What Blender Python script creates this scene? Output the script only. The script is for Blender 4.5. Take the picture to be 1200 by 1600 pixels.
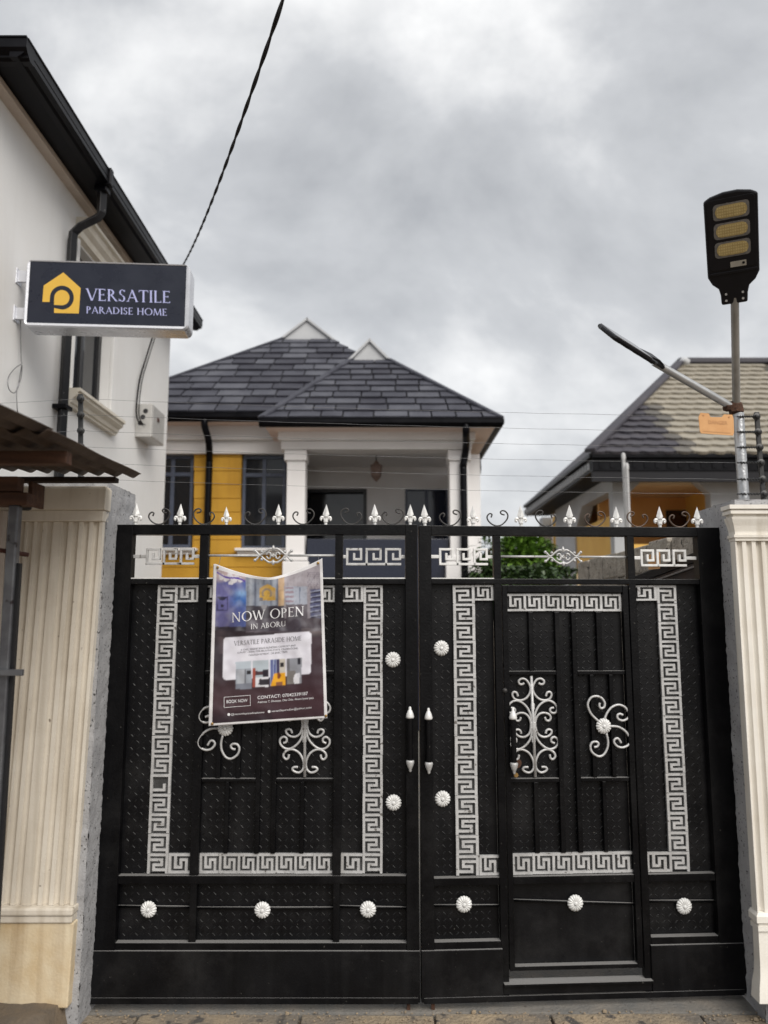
import bpy, math, random
import numpy as np
from mathutils import Matrix, Vector, noise as mnoise
random.seed(7)
for o in list(bpy.data.objects): bpy.data.objects.remove(o, do_unlink=True)
S = bpy.context.scene
COL = S.collection
rad = math.radians

# ------------------------------------------------------------------ camera
PITCH = 7.6
CAM = Vector((0.0, -3.6, 1.7))
cd = bpy.data.cameras.new('camera'); cam = bpy.data.objects.new('camera', cd); COL.objects.link(cam)
cam.location = CAM; cam.rotation_euler = (rad(90 + PITCH), 0, 0)
cd.sensor_fit = 'VERTICAL'; cd.sensor_height = 36; cd.lens = 27
cd.clip_start = 0.05; cd.clip_end = 3000
cd.dof.use_dof = True; cd.dof.focus_distance = 4.1; cd.dof.aperture_fstop = 1.6
S.camera = cam
S.render.resolution_x = 768; S.render.resolution_y = 1024

# ------------------------------------------------------------------ sky and sun
SUN_EL, SUN_AZ = 44.0, 152.0          # azimuth measured clockwise from +Y (behind the camera, to the right)
W = bpy.data.worlds.new('World'); S.world = W; W.use_nodes = True
nt = W.node_tree; nt.nodes.clear()
def wn(t, **k):
    n = nt.nodes.new(t)
    for a, b in k.items(): setattr(n, a, b)
    return n
out = wn('ShaderNodeOutputWorld'); bgn = wn('ShaderNodeBackground'); bgn.inputs['Strength'].default_value = 0.1
sky = wn('ShaderNodeTexSky', sky_type='NISHITA', sun_disc=False)
sky.sun_elevation = rad(SUN_EL); sky.sun_rotation = rad(SUN_AZ); sky.dust_density = 3
tc = wn('ShaderNodeTexCoord'); sep = wn('ShaderNodeSeparateXYZ'); nt.links.new(tc.outputs['Generated'], sep.inputs[0])
mpw = wn('ShaderNodeMapping'); mpw.inputs['Scale'].default_value = (1.0, 1.0, 1.35); mpw.inputs['Location'].default_value = (0.35, 0.0, 0.9); nt.links.new(tc.outputs['Generated'], mpw.inputs[0])
n1 = wn('ShaderNodeTexNoise'); n1.inputs['Scale'].default_value = 2.1; n1.inputs['Detail'].default_value = 7; n1.inputs['Roughness'].default_value = 0.55; n1.inputs['Distortion'].default_value = 0.25
nt.links.new(mpw.outputs[0], n1.inputs['Vector'])
cr = wn('ShaderNodeValToRGB'); nt.links.new(n1.outputs['Fac'], cr.inputs[0])
e = cr.color_ramp.elements
e[0].position = 0.30; e[0].color = (1.75, 1.81, 1.92, 1)
e[1].position = 0.66; e[1].color = (5.1, 5.1, 5.07, 1)
m = e.new(0.5); m.color = (3.0, 3.06, 3.15, 1)
mx = wn('ShaderNodeMix', data_type='RGBA'); mx.inputs[0].default_value = 0.95
nt.links.new(sky.outputs[0], mx.inputs[6]); nt.links.new(cr.outputs[0], mx.inputs[7])
nt.links.new(mx.outputs[2], bgn.inputs['Color']); nt.links.new(bgn.outputs[0], out.inputs[0])

sd = bpy.data.lights.new('sun', 'SUN'); sun = bpy.data.objects.new('sun', sd); COL.objects.link(sun)
sd.energy = 1.5; sd.angle = rad(45); sd.color = (1.0, 0.955, 0.89)
sv = Vector((math.sin(rad(SUN_AZ)) * math.cos(rad(SUN_EL)), math.cos(rad(SUN_AZ)) * math.cos(rad(SUN_EL)), math.sin(rad(SUN_EL))))
sun.rotation_euler = sv.to_track_quat('Z', 'Y').to_euler(); sun.location = (8, -12, 20)
vs = S.view_settings
vs.view_transform = 'Standard'; vs.look = 'None'; vs.gamma = 1; vs.exposure = 1.1; vs.use_curve_mapping = False

# ------------------------------------------------------------------ where a measured direction meets a plane of the place
_p = rad(PITCH)
FW = Vector((0, math.cos(_p), math.sin(_p))); UP = Vector((0, -math.sin(_p), math.cos(_p))); RT = Vector((1, 0, 0))
def ray(x, y): return FW + RT * ((x - 600) / 1200) + UP * ((800 - y) / 1200)
def at(x, y, Y):
    r = ray(x, y); return CAM + r * ((Y - CAM.y) / r.y)
def atX(x, y, X):
    r = ray(x, y); return CAM + r * ((X - CAM.x) / r.x)
def atZ(x, y, Z):
    r = ray(x, y); return CAM + r * ((Z - CAM.z) / r.z)
class Plane:
    """upright plane through p, turned by deg about z; on() gives (u, z) in it"""
    def __init__(s, p, deg):
        s.p = Vector(p); s.u = Vector((math.cos(rad(deg)), math.sin(rad(deg)), 0)); s.n = Vector((-s.u.y, s.u.x, 0))
        s.M = Matrix.Translation((p[0], p[1], 0)) @ Matrix.Rotation(rad(deg), 4, 'Z')
    def on(s, x, y, off=0.0):
        r = ray(x, y); q = s.p + s.n * off
        t = (q - CAM).dot(s.n) / r.dot(s.n); P = CAM + r * t
        return ((P - s.p).dot(s.u), P.z)

# ------------------------------------------------------------------ materials
MATS = {}
def pm(name, c1, c2=None, scale=6.0, rough=0.6, metal=0.0, bump=0.0, bscale=60.0, dust=None, dustamt=0.0, streak=None, lo=0.38, hi=0.66, spec=0.5, detail=5, coat=0.0, bdist=0.01, pits=None, stretch=(1, 1, 1)):
    m = bpy.data.materials.new(name); m.use_nodes = True; t = m.node_tree; N = t.nodes; L = t.links
    b = N['Principled BSDF']; b.inputs['Roughness'].default_value = rough; b.inputs['Metallic'].default_value = metal
    b.inputs['Specular IOR Level'].default_value = spec; b.inputs['Coat Weight'].default_value = coat
    g = N.new('ShaderNodeNewGeometry')
    mp = N.new('ShaderNodeMapping'); mp.inputs['Scale'].default_value = stretch; L.new(g.outputs['Position'], mp.inputs[0])
    col = None
    if c2 is None: c2 = tuple(x * 0.8 for x in c1)
    ns = N.new('ShaderNodeTexNoise'); ns.inputs['Scale'].default_value = scale; ns.inputs['Detail'].default_value = detail; ns.inputs['Roughness'].default_value = 0.6
    L.new(mp.outputs[0], ns.inputs['Vector'])
    r = N.new('ShaderNodeValToRGB'); r.color_ramp.elements[0].position = lo; r.color_ramp.elements[1].position = hi
    r.color_ramp.elements[0].color = (*c1, 1); r.color_ramp.elements[1].color = (*c2, 1)
    L.new(ns.outputs['Fac'], r.inputs[0]); col = r.outputs[0]
    def mixc(fac, a, c):
        x = N.new('ShaderNodeMix'); x.data_type = 'RGBA'; L.new(fac, x.inputs[0]); L.new(a, x.inputs[6]); x.inputs[7].default_value = (*c, 1); return x.outputs[2]
    if streak:      # vertical dirt runs: (colour, amount)
        mp2 = N.new('ShaderNodeMapping'); mp2.inputs['Scale'].default_value = (14, 14, 0.7); L.new(g.outputs['Position'], mp2.inputs[0])
        s2 = N.new('ShaderNodeTexNoise'); s2.inputs['Scale'].default_value = 1.0; s2.inputs['Detail'].default_value = 6; L.new(mp2.outputs[0], s2.inputs['Vector'])
        rr = N.new('ShaderNodeMapRange'); rr.inputs['From Min'].default_value = 0.52; rr.inputs['From Max'].default_value = 0.75; rr.inputs['To Max'].default_value = streak[1]
        L.new(s2.outputs['Fac'], rr.inputs[0]); col = mixc(rr.outputs[0], col, streak[0])
    if pits:        # dark pits: (colour, scale, threshold)
        v = N.new('ShaderNodeTexNoise'); v.inputs['Scale'].default_value = pits[1]; v.inputs['Detail'].default_value = 3; L.new(g.outputs['Position'], v.inputs['Vector'])
        rr = N.new('ShaderNodeMapRange'); rr.inputs['From Min'].default_value = pits[2]; rr.inputs['From Max'].default_value = pits[2] + 0.06
        L.new(v.outputs['Fac'], rr.inputs[0]); col = mixc(rr.outputs[0], col, pits[0])
    if dust:        # settled dust on ledges plus thin scuffs
        sp = N.new('ShaderNodeSeparateXYZ'); L.new(g.outputs['True Normal'], sp.inputs[0])
        rr = N.new('ShaderNodeMapRange'); rr.inputs['From Min'].default_value = 0.6; rr.inputs['From Max'].default_value = 0.95; rr.inputs['To Max'].default_value = 0.85
        L.new(sp.outputs['Z'], rr.inputs[0])
        n3 = N.new('ShaderNodeTexNoise'); n3.inputs['Scale'].default_value = 3.2; n3.inputs['Detail'].default_value = 9; n3.inputs['Roughness'].default_value = 0.72; L.new(g.outputs['Position'], n3.inputs['Vector'])
        r3 = N.new('ShaderNodeMapRange'); r3.inputs['From Min'].default_value = 0.5; r3.inputs['From Max'].default_value = 0.85; r3.inputs['To Max'].default_value = dustamt
        L.new(n3.outputs['Fac'], r3.inputs[0])
        mxx = N.new('ShaderNodeMath'); mxx.operation = 'MAXIMUM'; L.new(rr.outputs[0], mxx.inputs[0]); L.new(r3.outputs[0], mxx.inputs[1])
        col = mixc(mxx.outputs[0], col, dust)
    L.new(col, b.inputs['Base Color'])
    nr = N.new('ShaderNodeMapRange'); nr.inputs['To Min'].default_value = max(0.02, rough - 0.1); nr.inputs['To Max'].default_value = min(1, rough + 0.12)
    L.new(ns.outputs['Fac'], nr.inputs[0]); L.new(nr.outputs[0], b.inputs['Roughness'])
    if bump:
        nb = N.new('ShaderNodeTexNoise'); nb.inputs['Scale'].default_value = bscale; nb.inputs['Detail'].default_value = 4; L.new(g.outputs['Position'], nb.inputs['Vector'])
        bp = N.new('ShaderNodeBump'); bp.inputs['Strength'].default_value = bump; bp.inputs['Distance'].default_value = bdist
        L.new(nb.outputs['Fac'], bp.inputs['Height']); L.new(bp.outputs[0], b.inputs['Normal'])
    MATS[name] = m; return m
def attr_mat(name, rough=0.4):
    m = bpy.data.materials.new(name); m.use_nodes = True; t = m.node_tree
    a = t.nodes.new('ShaderNodeAttribute'); a.attribute_name = 'print'
    b = t.nodes['Principled BSDF']; b.inputs['Roughness'].default_value = rough
    t.links.new(a.outputs['Color'], b.inputs['Base Color']); MATS[name] = m; return m
def glass_mat(name, c, rough=0.08):
    m = bpy.data.materials.new(name); m.use_nodes = True; b = m.node_tree.nodes['Principled BSDF']
    b.inputs['Base Color'].default_value = (*c, 1); b.inputs['Roughness'].default_value = rough; b.inputs['Specular IOR Level'].default_value = 0.6; MATS[name] = m; return m
DUST = (0.24, 0.235, 0.23)
pm('gate_black', (0.0012, 0.0012, 0.0018), (0.0026, 0.0026, 0.0033), 9, 0.36, 0, 0.12, 90, dust=DUST, dustamt=0.055, streak=((0.018, 0.018, 0.019), 0.18), spec=0.18, pits=((0.10, 0.095, 0.085), 75, 0.72))
pm('gate_plate', (0.0018, 0.0019, 0.0027), (0.0046, 0.0047, 0.0058), 5, 0.36, 0, 0.08, 120, dust=DUST, dustamt=0.075, streak=((0.018, 0.018, 0.019), 0.32), spec=0.24, pits=((0.10, 0.095, 0.085), 75, 0.73))
pm('tread', (0.0045, 0.0045, 0.0052), (0.010, 0.010, 0.0105), 3, 0.40, 0, spec=0.3)
pm('silver', (0.56, 0.56, 0.56), (0.42, 0.42, 0.42), 22, 0.42, 0.25, 0.15, 140, streak=((0.25, 0.24, 0.22), 0.5), pits=((0.16, 0.15, 0.14), 45, 0.64))
pm('silver_back', (0.10, 0.10, 0.10), (0.018, 0.018, 0.018), 7, 0.6, 0.1, 0.2, 140)
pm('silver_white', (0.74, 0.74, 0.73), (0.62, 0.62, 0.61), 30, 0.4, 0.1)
pm('wrought_black', (0.03, 0.03, 0.032), (0.05, 0.045, 0.04), 40, 0.45, 0.2)
pm('wrought_brown', (0.11, 0.075, 0.055), (0.07, 0.05, 0.04), 40, 0.4, 0.4)
pm('brass', (0.42, 0.26, 0.09), (0.25, 0.16, 0.07), 40, 0.4, 0.7)
pm('rust', (0.085, 0.038, 0.02), (0.04, 0.018, 0.011), 60, 0.9, 0.0, 0.6, 150)
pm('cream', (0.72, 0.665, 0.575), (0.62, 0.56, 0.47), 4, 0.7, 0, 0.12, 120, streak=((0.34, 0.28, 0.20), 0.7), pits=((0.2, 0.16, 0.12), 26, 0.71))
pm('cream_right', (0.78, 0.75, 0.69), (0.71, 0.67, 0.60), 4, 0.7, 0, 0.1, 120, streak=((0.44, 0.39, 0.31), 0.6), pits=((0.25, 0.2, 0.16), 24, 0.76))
pm('ochre_plinth', (0.70, 0.60, 0.43), (0.56, 0.42, 0.24), 5, 0.8, 0, 0.15, 90, streak=((0.25, 0.15, 0.07), 0.5))
pm('concrete_rough', (0.40, 0.40, 0.41), (0.30, 0.30, 0.31), 8, 0.95, 0, 0.4, 110, pits=((0.05, 0.05, 0.05), 85, 0.62), bdist=0.008)
pm('ground_dirt', (0.13, 0.105, 0.08), (0.20, 0.15, 0.10), 1.2, 0.95, 0, 0.5, 40)
pm('kerb_dirt', (0.10, 0.085, 0.07), (0.17, 0.125, 0.08), 5, 0.95, 0, 0.8, 50)
pm('pavement', (0.15, 0.132, 0.112), (0.33, 0.26, 0.175), 3.5, 0.9, 0, 0.8, 60, pits=((0.08, 0.072, 0.065), 11, 0.58), bdist=0.015, detail=9)
pm('grit', (0.30, 0.23, 0.15), (0.18, 0.15, 0.12), 40, 0.95)
pm('threshold', (0.13, 0.128, 0.122), (0.20, 0.18, 0.155), 6.0, 0.9, 0, 0.6, 70, pits=((0.09, 0.08, 0.07), 30, 0.66))
pm('house_white', (0.80, 0.795, 0.785), (0.76, 0.75, 0.735), 1.3, 0.75, 0, 0.08, 120, streak=((0.70, 0.69, 0.67), 0.25))
pm('house_white_b', (0.80, 0.785, 0.78), (0.74, 0.72, 0.715), 1.3, 0.75, 0)
pm('moulding', (0.70, 0.66, 0.58), (0.62, 0.57, 0.48), 6, 0.65)
pm('soffit_pink', (0.76, 0.62, 0.56), (0.72, 0.57, 0.51), 3, 0.7)
pm('soffit_cream', (0.55, 0.47, 0.40), (0.48, 0.40, 0.33), 3, 0.7)
pm('gutter_black', (0.0028, 0.0028, 0.0042), (0.0055, 0.0055, 0.0075), 6, 0.34, 0, spec=0.12)
pm('pipe_black', (0.008, 0.008, 0.010), (0.015, 0.015, 0.017), 8, 0.35, 0, spec=0.25, pits=((0.45, 0.44, 0.42), 30, 0.71), stretch=(1, 1, 0.3))
pm('frame_black', (0.014, 0.014, 0.016), (0.02, 0.02, 0.022), 8, 0.4)
pm('frame_navy', (0.085, 0.10, 0.145), (0.07, 0.085, 0.125), 8, 0.4)
pm('yellow_wall', (0.56, 0.305, 0.028), (0.49, 0.255, 0.02), 2, 0.7, 0, 0.06, 90, streak=((0.35, 0.18, 0.02), 0.3))
pm('orange_wall', (0.80, 0.49, 0.11), (0.74, 0.43, 0.10), 2, 0.75)
pm('peach', (0.80, 0.60, 0.38), (0.76, 0.55, 0.33), 2, 0.8)
pm('orange_dark', (0.76, 0.42, 0.15), (0.70, 0.37, 0.12), 2, 0.75)
pm('wall_grey', (0.50, 0.51, 0.525), (0.42, 0.43, 0.445), 1.6, 0.8, 0)
pm('granite', (0.012, 0.015, 0.03), (0.02, 0.024, 0.042), 30, 0.2, 0)
pm('shingle_a', (0.033, 0.034, 0.048), (0.062, 0.064, 0.082), 2.5, 0.75, 0, 0.4, 120)
pm('shingle_b', (0.054, 0.056, 0.073), (0.09, 0.093, 0.112), 2.5, 0.75, 0, 0.4, 120)
pm('shingle_c', (0.022, 0.022, 0.034), (0.040, 0.041, 0.055), 2.5, 0.75, 0, 0.4, 120)
pm('roof_under', (0.006, 0.006, 0.009), (0.010, 0.010, 0.013), 3, 0.8)
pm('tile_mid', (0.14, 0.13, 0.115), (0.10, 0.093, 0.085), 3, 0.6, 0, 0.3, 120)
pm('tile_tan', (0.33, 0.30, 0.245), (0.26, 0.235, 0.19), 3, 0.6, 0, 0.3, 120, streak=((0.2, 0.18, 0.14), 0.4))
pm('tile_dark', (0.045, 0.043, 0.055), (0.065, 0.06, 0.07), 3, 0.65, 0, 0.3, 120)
pm('roof_tan_under', (0.06, 0.055, 0.045), (0.04, 0.036, 0.03), 3, 0.8)
pm('galvanised', (0.42, 0.43, 0.44), (0.55, 0.56, 0.57), 18, 0.32, 0.75, 0.3, 60, stretch=(1, 1, 0.25))
pm('steel_tube', (0.30, 0.29, 0.27), (0.22, 0.21, 0.19), 14, 0.4, 0.5, stretch=(1, 1, 0.3))
pm('steel_tube_bright', (0.50, 0.51, 0.52), (0.40, 0.41, 0.42), 14, 0.35, 0.6)
pm('lamp_black', (0.004, 0.004, 0.006), (0.007, 0.0065, 0.009), 10, 0.4, 0, spec=0.25)
pm('led', (0.40, 0.30, 0.12), (0.33, 0.24, 0.09), 60, 0.35)
pm('led_chip', (0.52, 0.41, 0.19), (0.45, 0.35, 0.15), 60, 0.4)
pm('led_rim', (0.16, 0.15, 0.14), (0.10, 0.1, 0.1), 60, 0.3)
pm('label_beige', (0.34, 0.31, 0.26), (0.28, 0.26, 0.22), 20, 0.5)
pm('solar_cell', (0.15, 0.155, 0.17), (0.20, 0.20, 0.21), 30, 0.2)
pm('orange_sign', (0.62, 0.33, 0.13), (0.55, 0.27, 0.10), 12, 0.6)
pm('orange_print', (0.50, 0.25, 0.10), (0.46, 0.23, 0.09), 12, 0.6)
pm('wire', (0.22, 0.22, 0.23), (0.14, 0.14, 0.14), 30, 0.4, 0.5)
pm('cable_black', (0.006, 0.005, 0.005), (0.012, 0.009, 0.009), 30, 0.6, spec=0.15)
pm('insulator', (0.012, 0.012, 0.013), (0.02, 0.02, 0.02), 30, 0.4)
pm('tin', (0.115, 0.085, 0.065), (0.065, 0.045, 0.035), 5, 0.75, 0.25, 0.3, 60, streak=((0.035, 0.022, 0.016), 0.6))
pm('wood', (0.10, 0.045, 0.024), (0.05, 0.023, 0.014), 9, 0.8, 0, 0.4, 60, stretch=(0.3, 3, 3))
pm('wood_dark', (0.022, 0.014, 0.011), (0.035, 0.02, 0.015), 9, 0.85, 0, 0.3, 60)
pm('post_steel', (0.17, 0.175, 0.185), (0.10, 0.10, 0.11), 8, 0.42, 0.55, 0.1, 60, pits=((0.03, 0.02, 0.02), 14, 0.68))
pm('dark_steel', (0.008, 0.0085, 0.011), (0.014, 0.014, 0.016), 8, 0.5)
pm('red_oxide', (0.085, 0.028, 0.02), (0.055, 0.02, 0.015), 12, 0.7)
pm('pale_wall', (0.46, 0.40, 0.35), (0.38, 0.33, 0.29), 3, 0.8, streak=((0.2, 0.15, 0.12), 0.4))
pm('box_grey', (0.52, 0.51, 0.49), (0.46, 0.45, 0.43), 12, 0.4, 0.2)
pm('sign_alu', (0.66, 0.67, 0.71), (0.58, 0.59, 0.63), 12, 0.28, 0.35)
pm('sign_face', (0.012, 0.0145, 0.026), (0.015, 0.018, 0.031), 5, 0.28, spec=0.35)
pm('sign_lilac', (0.42, 0.44, 0.72), (0.38, 0.40, 0.68), 5, 0.5)
pm('sign_yellow', (0.66, 0.40, 0.045), (0.62, 0.37, 0.04), 5, 0.5)
pm('vinyl_white', (0.70, 0.69, 0.70), (0.63, 0.62, 0.63), 9, 0.38)
pm('print_white', (0.74, 0.73, 0.75), (0.68, 0.68, 0.70), 9, 0.4)
pm('print_grey', (0.17, 0.165, 0.18), (0.15, 0.15, 0.165), 9, 0.4)
pm('block_concrete', (0.42, 0.38, 0.325), (0.25, 0.225, 0.19), 9, 0.95, 0, 0.8, 45, pits=((0.05, 0.045, 0.04), 22, 0.62), bdist=0.02)
pm('mortar', (0.17, 0.15, 0.13), (0.30, 0.27, 0.23), 14, 0.95, 0, 0.8, 40, pits=((0.04, 0.035, 0.03), 18, 0.58), bdist=0.03)
pm('pvc_grey', (0.50, 0.50, 0.50), (0.42, 0.42, 0.42), 5, 0.45)
pm('rail_beige', (0.40, 0.30, 0.17), (0.33, 0.25, 0.14), 5, 0.5)
pm('leaf_dark', (0.015, 0.034, 0.010), (0.060, 0.105, 0.03), 22, 0.45, detail=2)
pm('leaf_light', (0.13, 0.24, 0.03), (0.06, 0.13, 0.02), 9, 0.5, detail=2)
pm('bark', (0.09, 0.07, 0.05), (0.05, 0.04, 0.03), 12, 0.9, 0, 0.5, 40)
pm('lantern', (0.22, 0.15, 0.12), (0.16, 0.10, 0.08), 12, 0.4)
glass_mat('glass_dark', (0.006, 0.007, 0.010)); glass_mat('glass_navy', (0.012, 0.017, 0.034)); glass_mat('glass_brown', (0.035, 0.014, 0.010), 0.2); glass_mat('glass_sheen', (0.035, 0.037, 0.042), 0.2)
attr_mat('print_banner', 0.33)

# ------------------------------------------------------------------ mesh helpers
WM = {}
def wm(o): return WM.get(o.name, Matrix.Identity(4))
def link(o, parent, world):
    COL.objects.link(o)
    if parent is not None:
        o.parent = parent; o.matrix_basis = wm(parent).inverted() @ world
    else: o.matrix_basis = world
    WM[o.name] = world.copy()
    return o
def tag(o, label=None, cat=None, group=None, kind=None):
    if label: o['label'] = label
    if cat: o['category'] = cat
    if group: o['group'] = group
    if kind: o['kind'] = kind
    return o
def thing(name, label, cat, loc=(0, 0, 0), M=None, group=None):
    o = bpy.data.objects.new(name, None); o.empty_display_size = 0.1
    link(o, None, M if M is not None else Matrix.Translation(loc)); return tag(o, label, cat, group)
def copy_piece(src_mesh, name, parent, world):
    return link(bpy.data.objects.new(name, src_mesh), parent, world)
class MB:
    def __init__(s, M=None): s.v = []; s.f = []; s.M = M
    def add(s, vs, fs):
        n = len(s.v)
        for p in vs:
            p = Vector(p); s.v.append(s.M @ p if s.M else p)
        for f in fs: s.f.append([i + n for i in f])
        return s
    def box(s, x0, x1, y0, y1, z0, z1):
        if x0 > x1: x0, x1 = x1, x0
        if y0 > y1: y0, y1 = y1, y0
        if z0 > z1: z0, z1 = z1, z0
        return s.add([(x0, y0, z0), (x1, y0, z0), (x1, y1, z0), (x0, y1, z0), (x0, y0, z1), (x1, y0, z1), (x1, y1, z1), (x0, y1, z1)],
                     [(0, 3, 2, 1), (4, 5, 6, 7), (0, 1, 5, 4), (1, 2, 6, 5), (2, 3, 7, 6), (3, 0, 4, 7)])
    def hexa(s, p): # 8 points, bottom ring then top ring
        return s.add(p, [(0, 3, 2, 1), (4, 5, 6, 7), (0, 1, 5, 4), (1, 2, 6, 5), (2, 3, 7, 6), (3, 0, 4, 7)])
    def beam(s, a, b, w, h, up=(0, 0, 1)):
        a = Vector(a); b = Vector(b); d = (b - a).normalized(); x = d.cross(Vector(up))
        if x.length < 1e-4: x = d.cross(Vector((0, 1, 0)))
        x.normalize(); y = x.cross(d); x *= w / 2; y *= h / 2
        return s.hexa([a - x - y, a + x - y, a + x + y, a - x + y, b - x - y, b + x - y, b + x + y, b - x + y])
    def tube(s, pts, r, seg=8, cap=True):
        pts = [Vector(p) for p in pts]; n = len(pts); rs = r if isinstance(r, (list, tuple)) else [r] * n
        t0 = (pts[1] - pts[0]).normalized(); ref = Vector((0, 0, 1)) if abs(t0.z) < 0.9 else Vector((1, 0, 0))
        x = t0.cross(ref).normalized(); vs = []; fs = []
        for i, p in enumerate(pts):
            t = (pts[min(i + 1, n - 1)] - pts[max(i - 1, 0)])
            t = t.normalized() if t.length > 1e-9 else t0
            x = (x - t * x.dot(t)); x = x.normalized() if x.length > 1e-6 else t.orthogonal().normalized()
            y = t.cross(x)
            for k in range(seg):
                a = 2 * math.pi * k / seg; vs.append(p + (x * math.cos(a) + y * math.sin(a)) * rs[i])
        for i in range(n - 1):
            for k in range(seg):
                k2 = (k + 1) % seg; fs.append((i * seg + k, i * seg + k2, (i + 1) * seg + k2, (i + 1) * seg + k))
        if cap: fs.append(tuple(range(seg))[::-1]); fs.append(tuple((n - 1) * seg + k for k in range(seg)))
        return s.add(vs, fs)
    def lathe(s, prof, o=(0, 0, 0), axis='z', seg=16):
        vs = []; fs = []; o = Vector(o); n = len(prof)
        for r, h in prof:
            for k in range(seg):
                a = 2 * math.pi * k / seg; c, d = r * math.cos(a), r * math.sin(a)
                vs.append(o + (Vector((c, d, h)) if axis == 'z' else Vector((c, h, d)) if axis == 'y' else Vector((h, c, d))))
        for i in range(n - 1):
            for k in range(seg):
                k2 = (k + 1) % seg; fs.append((i * seg + k, i * seg + k2, (i + 1) * seg + k2, (i + 1) * seg + k))
        fs.append(tuple(range(seg))[::-1]); fs.append(tuple((n - 1) * seg + k for k in range(seg)))
        return s.add(vs, fs)
    def prism(s, poly, fn, d0, d1):
        """poly: 2D points; fn(a, b, d) -> 3D"""
        n = len(poly); vs = [fn(a, b, d0) for a, b in poly] + [fn(a, b, d1) for a, b in poly]
        fs = [tuple(range(n)), tuple(range(2 * n - 1, n - 1, -1))] + [(i, i + n, (i + 1) % n + n, (i + 1) % n) for i in range(n)]
        return s.add(vs, fs)
    def grid(s, fn, nu, nv):
        vs = [fn(i / nu, j / nv) for j in range(nv + 1) for i in range(nu + 1)]
        fs = [(j * (nu + 1) + i, j * (nu + 1) + i + 1, (j + 1) * (nu + 1) + i + 1, (j + 1) * (nu + 1) + i) for j in range(nv) for i in range(nu)]
        return s.add(vs, fs)
    def mesh(s, name, mat, smooth=False, centre=True, fix=True):
        c = Vector((0, 0, 0))
        if centre and s.v:
            lo = Vector((min(p[k] for p in s.v) for k in range(3))); hi = Vector((max(p[k] for p in s.v) for k in range(3))); c = (lo + hi) / 2
        me = bpy.data.meshes.new(name); me.from_pydata([p - c for p in s.v], [], s.f)
        for mm in (mat if isinstance(mat, (list, tuple)) else [mat]): me.materials.append(MATS[mm])
        if smooth: me.polygons.foreach_set('use_smooth', [True] * len(me.polygons))
        if fix:
            import bmesh
            bm = bmesh.new(); bm.from_mesh(me); bmesh.ops.recalc_face_normals(bm, faces=bm.faces); bm.to_mesh(me); bm.free()
        me.update(); return me, c
    def build(s, name, mat, parent=None, bevel=0, smooth=False, angle=None, fix=True):
        me, c = s.mesh(name, mat, smooth, fix=fix)
        o = link(bpy.data.objects.new(name, me), parent, Matrix.Translation(c))
        if bevel:
            md = o.modifiers.new('bevel', 'BEVEL'); md.width = bevel; md.segments = 2; md.limit_method = 'ANGLE'; md.angle_limit = rad(40); md.harden_normals = False
        if smooth and angle: me.set_sharp_from_angle(angle=rad(angle))
        return o
def smooth_path(pts, k=6):
    pts = [Vector(p) for p in pts]; r = []
    for i in range(len(pts) - 1):
        p0 = pts[max(i - 1, 0)]; p1 = pts[i]; p2 = pts[i + 1]; p3 = pts[min(i + 2, len(pts) - 1)]
        for j in range(k):
            t = j / k
            r.append(0.5 * ((2 * p1) + (p2 - p0) * t + (2 * p0 - 5 * p1 + 4 * p2 - p3) * t * t + (-p0 + 3 * p1 - 3 * p2 + p3) * t ** 3))
    r.append(pts[-1]); return r
def clip_poly(poly, clip):
    """Sutherland-Hodgman, clip is convex counter-clockwise"""
    out = list(poly)
    for i in range(len(clip)):
        a = clip[i]; b = clip[(i + 1) % len(clip)]; inp = out; out = []
        def side(p): return (b[0] - a[0]) * (p[1] - a[1]) - (b[1] - a[1]) * (p[0] - a[0])
        for j in range(len(inp)):
            p = inp[j]; q = inp[(j + 1) % len(inp)]; sp, sq = side(p), side(q)
            if sp >= 0: out.append(p)
            if (sp >= 0) != (sq >= 0):
                t = sp / (sp - sq); out.append((p[0] + (q[0] - p[0]) * t, p[1] + (q[1] - p[1]) * t))
        if not out: return []
    return out

# ------------------------------------------------------------------ lettering
def ser(x, y, w=0.10, h=0.045): return [(x - w, y), (x + w, y), (x + w, y + h), (x - w, y + h)]
def ln(x0, y0, x1, y1, w): return [(x0 - w / 2, y0), (x0 + w / 2, y0), (x1 + w / 2, y1), (x1 - w / 2, y1)]
def hb(x0, x1, y, w=0.055): return [(x0, y - w / 2), (x1, y - w / 2), (x1, y + w / 2), (x0, y + w / 2)]
def arc(cx, cy, rx, ry, a0, a1, wx=0.13, wn=0.05, n=18):
    o = []; i = []
    for k in range(n + 1):
        a = rad(a0 + (a1 - a0) * k / n); w = wn + (wx - wn) * abs(math.cos(a)) ** 1.3
        o.append((cx + rx * math.cos(a), cy + ry * math.sin(a))); i.append((cx + (rx - w) * math.cos(a), cy + (ry - w) * math.sin(a)))
    return [[o[k], o[k + 1], i[k + 1], i[k]] for k in range(n)]
T, t_ = 0.125, 0.06
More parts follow.
